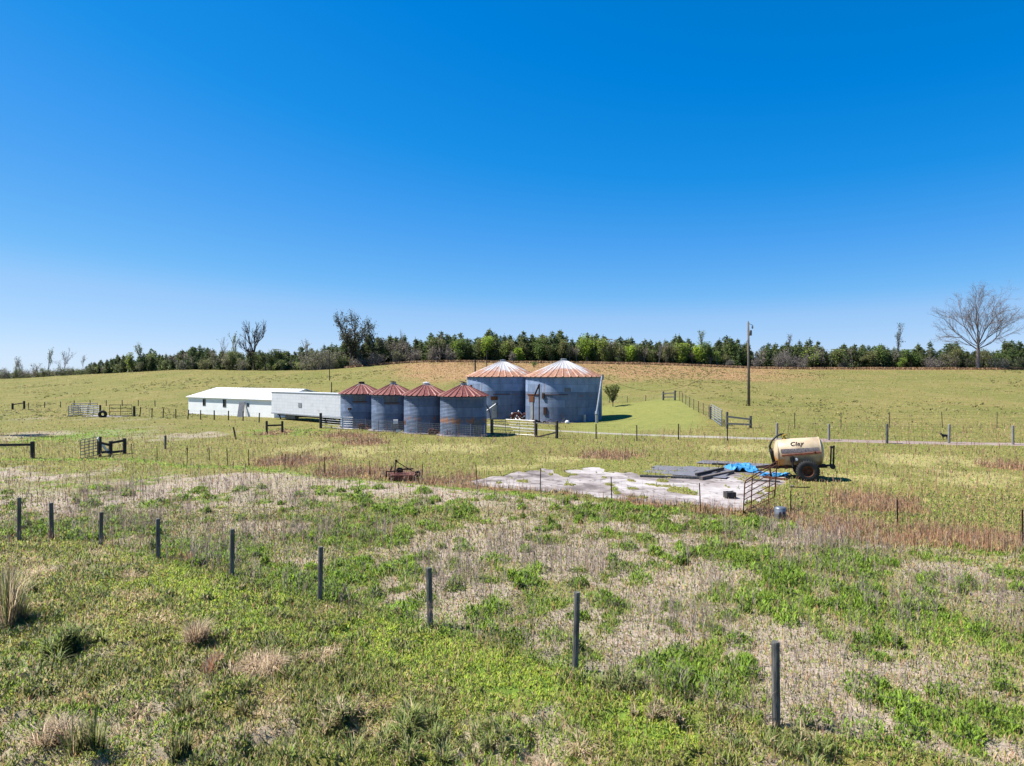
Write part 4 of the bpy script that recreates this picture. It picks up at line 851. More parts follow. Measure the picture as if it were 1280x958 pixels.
# ---------------------------------------------------------------- shed
def shed():
    A = Vector((-46.0, 97.0)); d = Vector((.80, -.60)).normalized(); rz = math.atan2(d.y, d.x); L = 20.6; D = 9.0; z0 = -.25
    root = empty('long_shed', (A.x, A.y, z0), rz, 'long low white metal shed with a gable roof', 'shed')
    He = 2.45; Rg = 3.65; t = .1
    m, n, l, b = nt('white_siding'); tc = n.new('ShaderNodeTexCoord'); wv = n.new('ShaderNodeTexWave'); wv.bands_direction = 'X'; wv.inputs['Scale'].default_value = 2.2; l.new(tc.outputs['Object'], wv.inputs[0])
    no = n.new('ShaderNodeTexNoise'); no.inputs['Scale'].default_value = .8; no.inputs['Detail'].default_value = 6; l.new(tc.outputs['Object'], no.inputs[0]); r = ramp(n, [(.3, (.78, .78, .78)), (.5, (.84, .84, .83)), (.7, (.86, .86, .85))]); l.new(no.outputs[0], r.inputs[0]); l.new(r.outputs[0], b.inputs['Base Color'])
    bp = n.new('ShaderNodeBump'); bp.inputs['Strength'].default_value = .4; bp.inputs['Distance'].default_value = .02; l.new(wv.outputs[0], bp.inputs['Height']); l.new(bp.outputs[0], b.inputs['Normal']); b.inputs['Roughness'].default_value = .5
    M['siding'] = m
    # front wall with openings
    ops = [(3.9, 1.3, .75, .95), (9.0, 1.25, .8, 1.05), (14.4, .1, .95, 2.05)]      # x, sill, width, height
    mb = MB(); x = 0
    for (ox, s0, w, h) in ops:
        mb.box(((x+ox)/2, t/2, He/2), (ox-x, t, He)); mb.box((ox+w/2, t/2, s0/2), (w, t, s0)) if s0 > .15 else None
        mb.box((ox+w/2, t/2, (s0+h+He)/2), (w, t, He-s0-h)); x = ox+w
    mb.box(((x+L)/2, t/2, He/2), (L-x, t, He)); mb.build('front_wall', m, root)
    mb = MB(); mb.box((L/2, D-t/2, He/2), (L, t, He)); mb.build('back_wall', m, root)
    for xx in (0, L-t):
        mb = MB(); v = [(xx, t, 0), (xx, D-t, 0), (xx, D-t, He), (xx, D/2, Rg-.02), (xx, t, He)]; v += [(a+t, b_, c) for a, b_, c in v]
        mb.add(v, [(0, 4, 3, 2, 1), (5, 6, 7, 8, 9)]+[(i, (i+1) % 5, 5+(i+1) % 5, 5+i) for i in range(5)]); mb.build('gable_wall', m, root)
    for s in (0, 1):
        mb = MB(); ye, yr = (-.22, D/2) if s == 0 else (D+.22, D/2); sl_ = (Rg-He)/(D/2)
        ze = He-.22*sl_+.03; zr = Rg+.03; v = [(-.3, ye, ze), (L+.3, ye, ze), (L+.3, yr, zr), (-.3, yr, zr)]; v += [(a, b_, c+.07) for a, b_, c in v]
        mb.add(v, [(0, 3, 2, 1), (4, 5, 6, 7), (0, 1, 5, 4), (1, 2, 6, 5), (2, 3, 7, 6), (3, 0, 4, 7)])
        for k in range(31): xx = -.25+k*(L+.5)/30; mb.beam((xx, ye, ze+.08), (xx, yr, zr+.08), .04, .03)
        mb.build('roof', M['white'], root)
    for (ox, s0, w, h) in ops[:2]:
        wr = MB(); [wr.box(c, dd) for c, dd in (((ox+w/2, .02, s0+.03), (w, .1, .06)), ((ox+w/2, .02, s0+h-.03), (w, .1, .06)), ((ox+.03, .02, s0+h/2), (.06, .1, h-.12)), ((ox+w-.03, .02, s0+h/2), (.06, .1, h-.12)), ((ox+w/2, .05, s0+h/2), (w-.12, .04, .05)))]
        wo = wr.build('window', M['dark_galv'], root); MB().box((ox+w/2, .075, s0+h/2), (w-.12, .02, h-.12)).build('pane', M['glass'], wo)
    ox, s0, w, h = ops[2]; do = MB().box((ox+w/2, .05, s0+h/2), (w-.02, .05, h)).build('door', M['white'], root); MB().box((ox+w/2, .01, s0+h-.45), (w*.55, .03, .45)).build('pane', M['glass'], do)
    MB().box((L/2, -.01, .07), (L, .06, .14)).build('footing', M['concrete'], root)
    q_ = MB(); q_.beam((14.0, -.25, 2.0), (15.2, -1.3, .05), .75, .05)  # slanting dark sheet that stands in for the awning's shadow at the door
    o = q_.build('awning_shadow_sheet', M['dark_galv']); o.matrix_world = Matrix.Translation((A.x, A.y, z0)) @ Matrix.Rotation(rz, 4, 'Z'); tag(o, 'dark blue grey sheet in place of the awning shadow at the white shed door', 'sheet')
    MB().box((13.6, -.06, 1.5), (.3, .12, .35)).build('meter_box', M['dark_galv'], root)
shed()
# ---------------------------------------------------------------- semi trailer
def trailer():
    A = Vector((-28.9, 82.0)); B = Vector(((432-640)/F*71.5, 71.5)); d = (B-A).normalized(); rz = math.atan2(d.y, d.x); L = 14.6
    root = empty('semi_trailer', (A.x, A.y, -.02), rz, 'old white box semi trailer parked behind the leftmost small bin', 'trailer')
    m, n, l, b = nt('trailer_panel'); tc = n.new('ShaderNodeTexCoord'); mp = n.new('ShaderNodeMapping'); mp.inputs['Rotation'].default_value = (math.pi/2, 0, 0); l.new(tc.outputs['Object'], mp.inputs[0])
    br = n.new('ShaderNodeTexBrick'); br.inputs['Scale'].default_value = 1; br.offset = 0; br.inputs['Brick Width'].default_value = .62; br.inputs['Row Height'].default_value = .36; br.inputs['Mortar Size'].default_value = .010
    br.inputs['Color1'].default_value = (.56, .57, .60, 1); br.inputs['Color2'].default_value = (.61, .62, .65, 1); br.inputs['Mortar'].default_value = (.42, .43, .46, 1); l.new(mp.outputs[0], br.inputs[0])
    no = n.new('ShaderNodeTexNoise'); no.inputs['Scale'].default_value = 1.3; no.inputs['Detail'].default_value = 8; l.new(tc.outputs['Object'], no.inputs[0]); r = ramp(n, [(.30, (.72, .70, .68)), (.42, (.95, .95, .95)), (.8, (1, 1, 1))]); l.new(no.outputs[0], r.inputs[0])
    mx = n.new('ShaderNodeMix'); mx.data_type = 'RGBA'; mx.blend_type = 'MULTIPLY'; mx.inputs[0].default_value = .7; l.new(br.outputs[0], mx.inputs[6]); l.new(r.outputs[0], mx.inputs[7]); l.new(mx.outputs[2], b.inputs['Base Color']); b.inputs['Roughness'].default_value = .55
    z0, z1 = .72, 3.3
    MB().box((L/2, 1.25, (z0+z1)/2), (L, 2.5, z1-z0)).build('box_body', m, root)
    mb = MB(); mb.box((L/2, -.01, z1-.03), (L+.04, .06, .1)); mb.box((L/2, -.01, z0+.04), (L+.04, .06, .14)); mb.box((-.02, 1.25, z1-.05), (.06, 2.5, .1)); mb.build('edge_rail', M['galv'], root)
    mb = MB(); mb.box((L/2, .7, z0-.12), (L-.4, .12, .22)); mb.box((L/2, 1.8, z0-.12), (L-.4, .12, .22)); mb.build('chassis', M['dark_rust'], root)
    lg = MB(); [lg.beam((1.1, y, z0-.1), (1.5, y, 0), .1, .12) for y in (.4, 2.1)]; lg.build('landing_leg', M['dark_rust'], root)
    for x in (3.6, 11.4, 12.7):
        for y in (.25, 2.25):
            w = MB().lathe([(.2, -.12), (.46, -.13), (.5, -.08), (.5, .08), (.46, .13), (.2, .12)], 20, axis='y').build('wheel', M['rubber'], root, smooth=True, loc=(x, y, .5)) if x > 5 else None
    MB().box((4.0, .4, .45), (2.2, .5, .45)).build('tool_box', M['dark_galv'], root)
    MB().box((6.5, -.03, 1.9), (.7, .03, .5)).build('patch_panel', M['galv'], root)
trailer()

# ---------------------------------------------------------------- trees
def tubes_np(segs, sides=3):
    "segs: list of (p0, p1, r0, r1) -> arrays"
    a = np.array([s[0] for s in segs], float); b = np.array([s[1] for s in segs], float); r0 = np.array([s[2] for s in segs]); r1 = np.array([s[3] for s in segs])
    d = b-a; d /= np.linalg.norm(d, axis=1)[:, None]+1e-9
    ref = np.where(np.abs(d[:, 2:3]) > .9, np.array([[1, 0, 0]]), np.array([[0, 0, 1]])); u = np.cross(d, ref); u /= np.linalg.norm(u, axis=1)[:, None]; w = np.cross(d, u)
    V = []
    for (c, r) in ((a, r0), (b, r1)):
        for k in range(sides):
            t = 2*np.pi*k/sides; V.append(c+(u*math.cos(t)+w*math.sin(t))*r[:, None])
    v = np.stack(V, 1).reshape(-1, 3); n = len(segs); base = np.arange(n)*2*sides
    f = np.concatenate([np.stack([base+k, base+(k+1) % sides, base+sides+(k+1) % sides, base+sides+k], 1) for k in range(sides)])
    return v, f
def grow(rnd, p, d, L, r, lev, segs, tips, spread=.6, up=.15, kink=.18, ratio=.72, nb=(2, 3), minr=.01, sub=3):
    pts = [p]; dd = d.copy()
    for k in range(sub):
        dd = (dd+Vector((rnd.gauss(0, kink), rnd.gauss(0, kink), rnd.gauss(0, kink)+up*.35))).normalized(); q_ = pts[-1]+dd*(L/sub)
        ra = r*(1-.35*k/sub); rb_ = r*(1-.35*(k+1)/sub); segs.append((tuple(pts[-1]), tuple(q_), max(ra, minr), max(rb_, minr))); pts.append(q_)
        if lev > 0 and k < sub-1 and rnd.random() < .75:
            ax = Vector((rnd.gauss(0, 1), rnd.gauss(0, 1), rnd.gauss(0, .4))).normalized(); nd = (dd+ax*spread*1.2).normalized()
            grow(rnd, q_, nd, L*ratio*rnd.uniform(.6, .95), r*.5, lev-1, segs, tips, spread, up, kink, ratio, nb, minr, sub)
    if lev > 0:
        for k in range(rnd.randint(*nb)):
            ax = Vector((rnd.gauss(0, 1), rnd.gauss(0, 1), rnd.gauss(0, .5))).normalized(); nd = (dd+ax*spread).normalized()
            grow(rnd, pts[-1], nd, L*ratio*rnd.uniform(.75, 1.1), r*.6, lev-1, segs, tips, spread, up, kink, ratio, nb, minr, sub)
    else: tips.append(pts[-1])
def leaves_np(pts, size, cols, r_=rng):
    "one small folded leaf cluster (a quad) per point"
    n = len(pts); a = r_.normal(0, 1, (n, 3)); a /= np.linalg.norm(a, axis=1)[:, None]; b = np.cross(a, r_.normal(0, 1, (n, 3))); b /= np.linalg.norm(b, axis=1)[:, None]
    s = size*r_.uniform(.5, 1.4, (n, 1)); v = np.stack([pts-a*s, pts-b*s*.6, pts+a*s, pts+b*s*.6], 1).reshape(-1, 3); k = np.arange(n)*4
    return v, np.stack([k, k+1, k+2, k+3], 1), np.repeat(cols, 4, 0)
def normalise(segs, tips, H, Wd):
    A = np.array([s[0] for s in segs]+[s[1] for s in segs]); zt = A[:, 2].max(); xs = np.abs(A[:, :2]).max(); sx = Wd/2/xs; sz = H/zt
    S = np.array([sx, sx, sz]); segs = [(tuple(np.array(s[0])*S), tuple(np.array(s[1])*S), s[2], s[3]) for s in segs]; return segs, [Vector((t.x*sx, t.y*sx, t.z*sz)) for t in tips]
PINE_C = [(.075,.12,.04), (.105,.155,.05), (.06,.10,.035), (.14,.18,.055)]
def pine_mesh(seed, H=8, Wd=3.2, n=900, cols=PINE_C, sz=.16):
    r_ = np.random.default_rng(seed); rnd = random.Random(seed); tk = []; tk.append(((0, 0, -.3), (0, 0, H*.5), .11, .08)); tk.append(((0, 0, H*.5), (0, 0, H*.97), .08, .02))
    pts = []
    z = H*.05
    while z < H*.98:
        f = z/H; rad = Wd/2*(1-f)**.6*rnd.uniform(.7, 1.15)+.15; nb = rnd.randint(4, 6)
        for k in range(nb):
            a = rnd.uniform(0, 6.28); L = rad*rnd.uniform(.65, 1.1); e = Vector((math.cos(a)*L, math.sin(a)*L, z+L*rnd.uniform(.15, .5))); tk.append(((0, 0, z), tuple(e), .03, .012))
            m = max(6, int(n*L/(Wd/2)/80*3)); t = r_.uniform(.25, 1.05, m); sp = .10+.28*L*.5
            pts.append(np.array([0, 0, z])+(np.array(e)-np.array([0, 0, z]))*t[:, None]+r_.normal(0, sp*.55, (m, 3))*np.array([1, 1, .7]))
        z += H*rnd.uniform(.035, .055)
    pts.append(np.array([[0, 0, H]])+r_.normal(0, .1, (14, 3))*np.array([.6, .6, 2.2]))
    pts = np.concatenate(pts); c = np.array(cols)[r_.integers(0, len(cols), len(pts))]*r_.uniform(.75, 1.25, (len(pts), 1))*(.85+.1*(seed % 5))*np.array([1+.12*(seed % 3), 1, 1])
    v, f, cc = leaves_np(pts, sz, c, r_)
    return (v, f, cc), tubes_np(tk, 4)
def tree_obj(name, loc, rz, crown, trunk, label, cat='tree', group=None, mb_=None, sc=(1, 1, 1)):
    root = empty(name, loc, rz, label, cat, group); root.scale = sc
    if trunk: link('trunk', trunk, None, root)
    if crown: link('crown', crown, None, root)
    return root
def ridge_y(px):
    return np.interp(px, [-400, 0, 110, 230, 330, 400, 520, 1280, 1700], [243, 243, 240, 217, 200, 193, 191, 191, 191])
pines = []; raw = []
for k in range(7):
    cr, tr = pine_mesh(100+k, 7.6+.25*k, 4.2+.4*(k % 3), 1500); raw.append((cr, tr))
    pines.append((npmesh('pine_crown', cr[0], cr[1], cr[2], M['leaf']), npmesh('pine_trunk', tr[0], tr[1], None, M['bark'])))
# height (m) of the wood above its ground, along the ridge, from the photo
TOPS = ([-100, 20, 60, 105, 130, 170, 215, 260, 300, 350, 400, 440, 500, 560, 600, 660, 700, 760, 830, 900, 960, 1020, 1080, 1150, 1210, 1290, 1400],
        [3,    3,  3,  3.6, 5.0, 5.4, 6.2, 6.4, 6.0, 5.4, 6, 7.5, 7.0,  7.4, 7.6, 7.7, 7.6, 7.2, 7.0, 6.9, 6.7, 6.6, 6.5,  6.2,  6.4,  6.6, 6.6])
def SEG(px):
    "the landmark below this stretch of the wood"
    for lim, t in ((235, 'left of the white shed roof'), (300, 'above the white shed'), (400, 'above the white trailer'), (480, 'behind the vine covered trees'), (585, 'above the slope left of the big bins'), (665, 'behind the left big bin'), (760, 'behind the right big bin'), (850, 'left of the tall thin tree'), (930, 'just left of the utility pole'), (1010, 'just right of the utility pole'), (1115, 'above the tank wagon'), (1185, 'left of the great bare tree'), (9999, 'behind the great bare tree')):
        if px < lim: return t
rnd = random.Random(5); k = 0; px = 112.0
while px < 1330:
    row = k % 2; Y = float(ridge_y(px))+3.5+row*3.0+rnd.uniform(-1, 1); p = Wp(px, Y); H = float(np.interp(px, *TOPS))*rnd.uniform(.72, 1.12)*(.82+.42*float(vn(np.array([px/17.]), np.array([3.]), 5)[0])); i = rnd.randrange(7)
    s = H/(7.6+.25*i)
    if not (330 < px < 385 and row == 0):
        tree_obj('pine_tree', p-Vector((0, 0, .1)), rnd.uniform(0, 6.28), pines[i][0], pines[i][1], ['dark green young pine in the', 'yellowish young pine in the'][i % 2]+' wood '+SEG(px), 'pine tree', 'young pines of the wood '+SEG(px)+(' dark', ' yellowish')[i % 2], sc=(s*rnd.uniform(.9, 1.2), s*rnd.uniform(.9, 1.2), s))
    px += rnd.uniform(4.6, 7.4); k += 1
# the mass of the wood behind
V, FC, CC = [], [], []; nb_ = 0
for k in range(620):
    px = rnd.uniform(105, 1400); Y = float(ridge_y(px))+rnd.uniform(8, 34); p = Wp(px, Y); H = float(np.interp(px, *TOPS))*rnd.uniform(.8, 1.1)*(.82+.42*float(vn(np.array([px/17.]), np.array([3.]), 5)[0])); (v, f, c), _ = raw[rnd.randrange(7)]; s = H/8.2; keep = slice(None)
    a = rnd.uniform(0, 6.28); ca, sa = math.cos(a)*s*1.15, math.sin(a)*s*1.15
    V.append(np.stack([v[:, 0]*ca-v[:, 1]*sa+p.x, v[:, 0]*sa+v[:, 1]*ca+p.y, v[:, 2]*s+p.z], 1)); FC.append(f+nb_); CC.append(c*rnd.uniform(.8, 1.2)); nb_ += len(v)
o = link('pine_wood', npmesh('pine_wood', np.concatenate(V), np.concatenate(FC), np.concatenate(CC), M['leaf']), None); tag(o, 'dense young pine wood behind the ridge', 'wood', kind='stuff')
# leafy and scrubby individuals
def leafy(seed, H, Wd, cols, n=1500, dens=.35, size=.17, lev=3, bark='bark', spread=.55, up=.3, nleaf=1.0, low=.3, r0=.16):
    rnd = random.Random(seed); r_ = np.random.default_rng(seed); segs, tips = [], []
    grow(rnd, Vector((0, 0, -.2)), Vector((0, 0, 1)), H*low, r0, lev, segs, tips, spread, up, .14, .72)
    segs, tips = normalise(segs, tips, H, Wd)
    tv, tf = tubes_np(segs, 4 if lev < 4 else 3); tr = npmesh('trunk', tv, tf, None, M[bark]); cr = None
    if n:
        T = np.array([tuple(t) for t in tips]+[s[1] for s in segs if s[1][2] > H*.25][::2]); i = r_.integers(0, len(T), n); pts = T[i]+r_.normal(0, dens, (n, 3))
        pts[:, 2] = np.clip(pts[:, 2], .15, H*1.03); g = r_.uniform(.6, 1.2, len(T))[i]; c = np.array(cols)[r_.integers(0, len(cols), n)]*g[:, None]
        v, f, cc = leaves_np(pts, size, c, r_); cr = npmesh('crown', v, f, cc, M['leaf'])
    return cr, tr
def scrub(seed, H, Wd, cols, n=900, stems=26, bark='pale_bark', size=.12, dome=1.0):
    "many arching stems from the ground with sparse leaves"
    rnd = random.Random(seed); r_ = np.random.default_rng(seed); segs, tips = [], []
    for k in range(stems):
        a = rnd.uniform(0, 6.28); q0 = Vector((rnd.uniform(-.35, .35)*Wd, rnd.uniform(-.2, .2)*Wd, 0)); d = Vector((math.cos(a)*.5, math.sin(a)*.5, 1)).normalized()
        grow(rnd, q0, d, H*.42, .035, 2, segs, tips, .75, -.05, .22, .75, (2, 3), .012)
    segs, tips = normalise(segs, tips, H, Wd); tv, tf = tubes_np(segs, 3); tr = npmesh('stems', tv, tf, None, M[bark]); cr = None
    if n:
        T = np.array([s[1] for s in segs]); i = r_.integers(0, len(T), n); pts = T[i]+r_.normal(0, .22, (n, 3)); pts[:, 2] = np.clip(pts[:, 2], .05, H*1.05); c = np.array(cols)[r_.integers(0, len(cols), n)]*r_.uniform(.6, 1.3, (n, 1))
        v, f, cc = leaves_np(pts, size, c, r_); cr = npmesh('crown', v, f, cc, M['leaf'])
    return cr, tr
def edge(px, dY=0): Y = float(ridge_y(px))+dY; return Wp(px, Y), Y/F
LIME = [(.30,.42,.04), (.40,.50,.06), (.24,.35,.04)]; MIDG = [(.12,.19,.045), (.17,.24,.05), (.10,.15,.035)]; OLIVE = [(.17,.19,.055), (.23,.23,.08), (.13,.16,.045), (.27,.25,.12)]; GREYL = [(.22,.19,.155), (.17,.15,.115), (.28,.245,.21), (.15,.16,.07)]; PINKB = [(.31,.235,.20), (.24,.18,.15), (.19,.165,.09)]
# (px, top_px_height, width_px, colours, label)
LF = [(605, 32, 17, LIME, 'bright lime green tree left of the left big bin roof peak'),
 (628, 26, 12, LIME+OLIVE, 'small yellow green tree just above the left big bin roof'),
 (673, 30, 15, MIDG, 'fresh green tree above the gap between the two big bins'),
 (700, 28, 16, OLIVE, 'olive tree left of the tall lime tree'),
 (735, 36, 14, LIME, 'tall vivid lime green tree above the right big bin roof'),
 (752, 30, 12, LIME+OLIVE, 'yellow green tree right of the tall lime tree'),
 (788, 22, 10, LIME, 'low lime green tree above the vase shaped tree'),
 (853, 27, 14, LIME, 'bright lime tree left of the tall thin tree'),
 (874, 26, 12, LIME, 'lime green tree under the tall thin tree'),
 (648, 18, 9, LIME, 'smallest lime green sapling between the two big bins'),
 (1018, 28, 18, LIME+GREYL, 'pale green tree right of the grey scrub near the ridge'),
 (1050, 24, 22, MIDG+OLIVE, 'soft green tree midway between scrub and dark snag'),
 (1140, 24, 18, MIDG, 'mid green tree right of the thin dark tree on the right'),
 (1092, 22, 16, OLIVE, 'olive tree left of the thin dark tree on the right'),
 (165, 24, 10, LIME+OLIVE, 'yellow green tree at the left end of the pines'),
 (333, 22, 26, OLIVE+MIDG, 'bushy olive tree left of the big grey thicket'),
 (352, 26, 24, OLIVE+MIDG, 'rounded olive tree right of the bare black tree'),
 (285, 22, 30, OLIVE+GREYL, 'low olive thicket left of the bare black tree'),
 (545, 30, 18, MIDG+OLIVE, 'dull green tree left of the lime trees'),
 (575, 28, 16, MIDG, 'dark green leafy tree at the left of the lime tree group')]
for j, (px, hp, wp_, cols, lab) in enumerate(LF):
    p, s = edge(px, 1.2); H = hp*s; cr, tr = leafy(300+j, H, wp_*s*1.25, cols, 1700, .5, .17, 3, r0=.12, low=.22)
    tree_obj('leafy_tree', p-Vector((0, 0, .05)), rnd.uniform(0, 6), cr, tr, lab)
# thin tall trees that rise over the wood
def tall(px, top, wpx, cols, label, n=420, name='tall_tree', bark='pale_bark', dY=4, lev=3, low=.5, spread=.4, dens=.3, size=.15, seed=0, r0=.2, ybase=None):
    p, s = edge(px, dY); yb = HZ-(p.z-CH)/p.y*F; H = (yb-top)*s
    cr, tr = leafy(500+seed, H, wpx*s, cols, n, dens, size, lev, bark, spread, .35, low=low, r0=r0)
    return tree_obj(name, p, 0, cr, tr, label)
tall(878, 413, 16, MIDG, 'tall thin pale green tree rising above the wood left of the utility pole', 520, seed=1)
tall(180, 429, 22, MIDG+OLIVE, 'tall airy green tree left of the shed roof', 700, seed=2, low=.35)
tall(59, 435, 14, MIDG+OLIVE, 'slim green topped tree, left of the grey wide tree on the far left', 300, seed=3)
tall(81, 434, 30, GREYL, 'wide bare grey tree on the far left', 160, seed=4, low=.3, spread=.6, lev=4)
tall(103, 443, 15, GREYL, 'small bare grey tree on the far left, right of the wide one', 40, seed=5, low=.3, lev=4, r0=.1)
tall(27, 447, 16, GREYL, 'pinkish scrubby small tree near the left edge', 260, seed=6, low=.3)
tall(15, 452, 18, GREYL+OLIVE, 'low grey green tree at the left edge', 300, seed=26, low=.3)
tall(44, 455, 16, GREYL+PINKB, 'low pale pinkish tree on the far left', 300, seed=27, low=.3)
tall(293, 415, 18, LIME+MIDG, 'thin tree with one fresh green tuft left of the bare black tree', 240, seed=7)
tall(282, 421, 18, GREYL, 'faint leafless grey tree at the left of the green tuft', 30, seed=8, lev=4, r0=.1)
tall(319, 399, 52, GREYL, 'large bare black tree with forked crown left of centre', 60, bark='dark_bark', seed=9, lev=5, low=.24, spread=.55, r0=.42, dY=1)
tall(385, 425, 20, OLIVE+GREYL, 'thin leafy tree just behind the big grey thicket', 260, seed=10)
tall(438, 390, 60, [(.05,.065,.03), (.08,.085,.045), (.11,.10,.07)], 'tallest dark tree covered in vines, left half of the crown group', 2600, bark='dark_bark', seed=11, lev=4, low=.24, spread=.75, dens=.4, size=.2, r0=.4, dY=1)
tall(462, 397, 58, [(.05,.07,.03), (.08,.10,.045), (.10,.09,.06)], 'second vine covered dark tree leaning right of the tallest one', 1600, bark='dark_bark', seed=12, lev=4, low=.24, spread=.8, dens=.35, size=.18, r0=.35, dY=2)
tall(502, 411, 15, GREYL, 'thin bare tree above the wood right of the vine covered trees', 0, seed=13, lev=4, low=.45, r0=.1)
tall(544, 418, 18, PINKB, 'pinkish tall scrub tree poking above the wood', 320, seed=14)
tall(741, 418, 12, LIME+MIDG, 'thin green tip above the tall lime tree', 260, seed=15)
tall(984, 418, 12, [(.06,.07,.035)], 'slim snag with a leafy knob right of the utility pole', 160, bark='pale_bark', seed=16, low=.6, r0=.16)
tall(1121, 405, 18, [(.09,.10,.06), (.06,.08,.04)], 'thin dark upright tree left of the great bare tree', 420, seed=17, low=.4, r0=.16)
tall(823, 430, 14, GREYL, 'pale grey leafless tree in front of the dark pines', 90, seed=18, lev=4, low=.3, r0=.12, dY=.5)
tall(1190, 430, 20, MIDG+PINE_C, 'bushy green tree left of the great bare trunk', 600, seed=19, low=.3)
# the great bare tree
p, s = edge(1222, -1); yb = HZ-(p.z-CH)/p.y*F; H = (yb-351)*s; rn = random.Random(12); segs, tips = [], []
base = Vector((0, 0, 0)); segs.append(((0, 0, -.3), (0, 0, H*.12), .66, .54)); segs.append(((0, 0, H*.12), (.05, 0, H*.24), .54, .46)); segs.append(((.05, 0, H*.22), (-.1, 0, H*.42), .42, .2)); segs.append(((-.1, 0, H*.42), (.1, 0, H*.62), .2, .1)); ctr = Vector((.05, 0, H*.24))
for k in range(12):
    a = (k-5.5)/5.5*1.28+rn.uniform(-.08, .08); up_ = .10 if abs(a) < .8 else .16
    grow(rn, ctr+Vector((0, 0, rn.uniform(-.06, .08)*H*(1-abs(a)/2))), Vector((math.sin(a), rn.uniform(-.75, .75), math.cos(a)+.12)).normalized(), H*.26, rn.uniform(.10, .19), 4, segs, tips, .5, .05, .13, .74, (2, 2), .012, 3)
segs, tips = normalise(segs, tips, H, 124*s)
a0, f0 = tubes_np(segs, 4); tr = npmesh('trunk', a0, f0, None, M['twig_bark'])
fine = []
for t in tips:
    for k in range(2):
        d = Vector((rn.gauss(0, .6), rn.gauss(0, .6), rn.uniform(-.2, .9))); fine.append((tuple(t), tuple(t+d*1.0), .014, .007))
a0, f0 = tubes_np(fine, 3); tw = npmesh('twigs', a0, f0, None, M['twig_bark'])
root = tree_obj('bare_tree', p, 0, None, tr, 'great bare leafless tree at the right edge of the ridge'); link('twigs', tw, None, root)
# scrub along the edge of the wood
SCR = [(2, 15, 30, GREYL+OLIVE, 'tallest scrub at the far left edge, in front of the grey green tree', 900, 26), (22, 14, 26, OLIVE+PINE_C, 'green scrub right of the far left edge', 900, 22), (52, 13, 26, PINE_C+OLIVE, 'dark green scrub between the far left bare trees', 900, 22), (82, 12, 28, PINE_C+GREYL, 'dark scrub at the foot of the wide bare grey tree', 900, 22), (112, 13, 26, PINE_C+OLIVE, 'dark green scrub where the pine wood begins on the left', 1000, 22),
 (407, 28, 56, GREYL+OLIVE, 'biggest grey brown thicket with drooping vines left of centre', 2600, 60),
 (388, 20, 30, GREYL+OLIVE, 'grey brush at the left foot of the biggest thicket', 900, 26),
 (428, 20, 26, PINE_C+OLIVE, 'dark leafy thicket at the right foot of the biggest thicket', 1500, 26),
 (447, 13, 30, PINKB+GREYL, 'low pinkish brush pile under the vine covered trees', 700, 30),
 (472, 18, 30, PINKB+GREYL, 'pinkish grey scrub right of the vine covered trees', 900, 26),
 (496, 21, 26, GREYL+OLIVE, 'grey olive scrub below the thin bare tree', 900, 24),
 (518, 20, 26, PINKB+GREYL, 'pinkish scrub above the brown slope', 900, 26),
 (543, 24, 30, PINKB+GREYL, 'taller pinkish scrub left of the lime trees', 1000, 30),
 (563, 18, 20, GREYL, 'small grey scrub left of the two dark poles', 500, 20),
 (640, 16, 14, GREYL, 'small grey scrub right of the left big bin roof peak', 300, 16),
 (935+10, 16, 16, GREYL, 'grey scrub just right of the utility pole', 200, 20),
 (912, 12, 12, GREYL, 'low pale scrub left of the utility pole', 200, 14),
 (978, 26, 36, GREYL, 'large silvery bare thicket right of the utility pole', 260, 46),
 (1003, 20, 26, GREYL, 'bare fallen branches beside the silvery thicket', 120, 22),
 (1055, 18, 20, GREYL+OLIVE, 'pale scrub below the soft green tree', 300, 18),
 (1165, 18, 30, PINKB+GREYL, 'pinkish bare scrub left of the great bare tree', 300, 34),
 (1192, 22, 30, OLIVE+GREYL, 'tangled olive scrub touching the great bare trunk', 500, 30),
 (1250, 18, 34, GREYL+OLIVE, 'grey olive scrub right of the great bare trunk', 700, 30),
 (1276, 20, 26, OLIVE+PINE_C, 'green scrub at the right edge of the photo', 800, 24),
 (10, 10, 26, GREYL+PINE_C, 'low dark scrub at the left edge of the photo', 500, 20),
 (38, 12, 26, PINKB+GREYL, 'low pinkish scrub on the far left', 500, 22),
 (68, 10, 26, GREYL+OLIVE, 'low scrub under the slim green topped tree', 500, 22),
 (95, 9, 26, OLIVE+PINE_C, 'low green scrub under the small bare grey tree', 500, 20),
 (228, 14, 20, GREYL+PINE_C, 'scrub patch above the white shed roof', 500, 18),
 (255, 16, 22, OLIVE, 'olive scrub patch left of the low olive thicket', 700, 18),
 (303, 15, 24, GREYL+OLIVE, 'grey scrub at the foot of the bare black tree', 600, 20)]
for j, (px, hp, wp_, cols, lab, n, st) in enumerate(SCR):
    p, s = edge(px, -.6); cr, tr = scrub(700+j, hp*s, wp_*s, cols, n, st, 'pale_bark' if cols[0] in (GREYL[0], PINKB[0]) else 'bark', .15)
    tree_obj('scrub_thicket', p-Vector((0, 0, .1)), 0, cr, tr, lab, 'shrub')
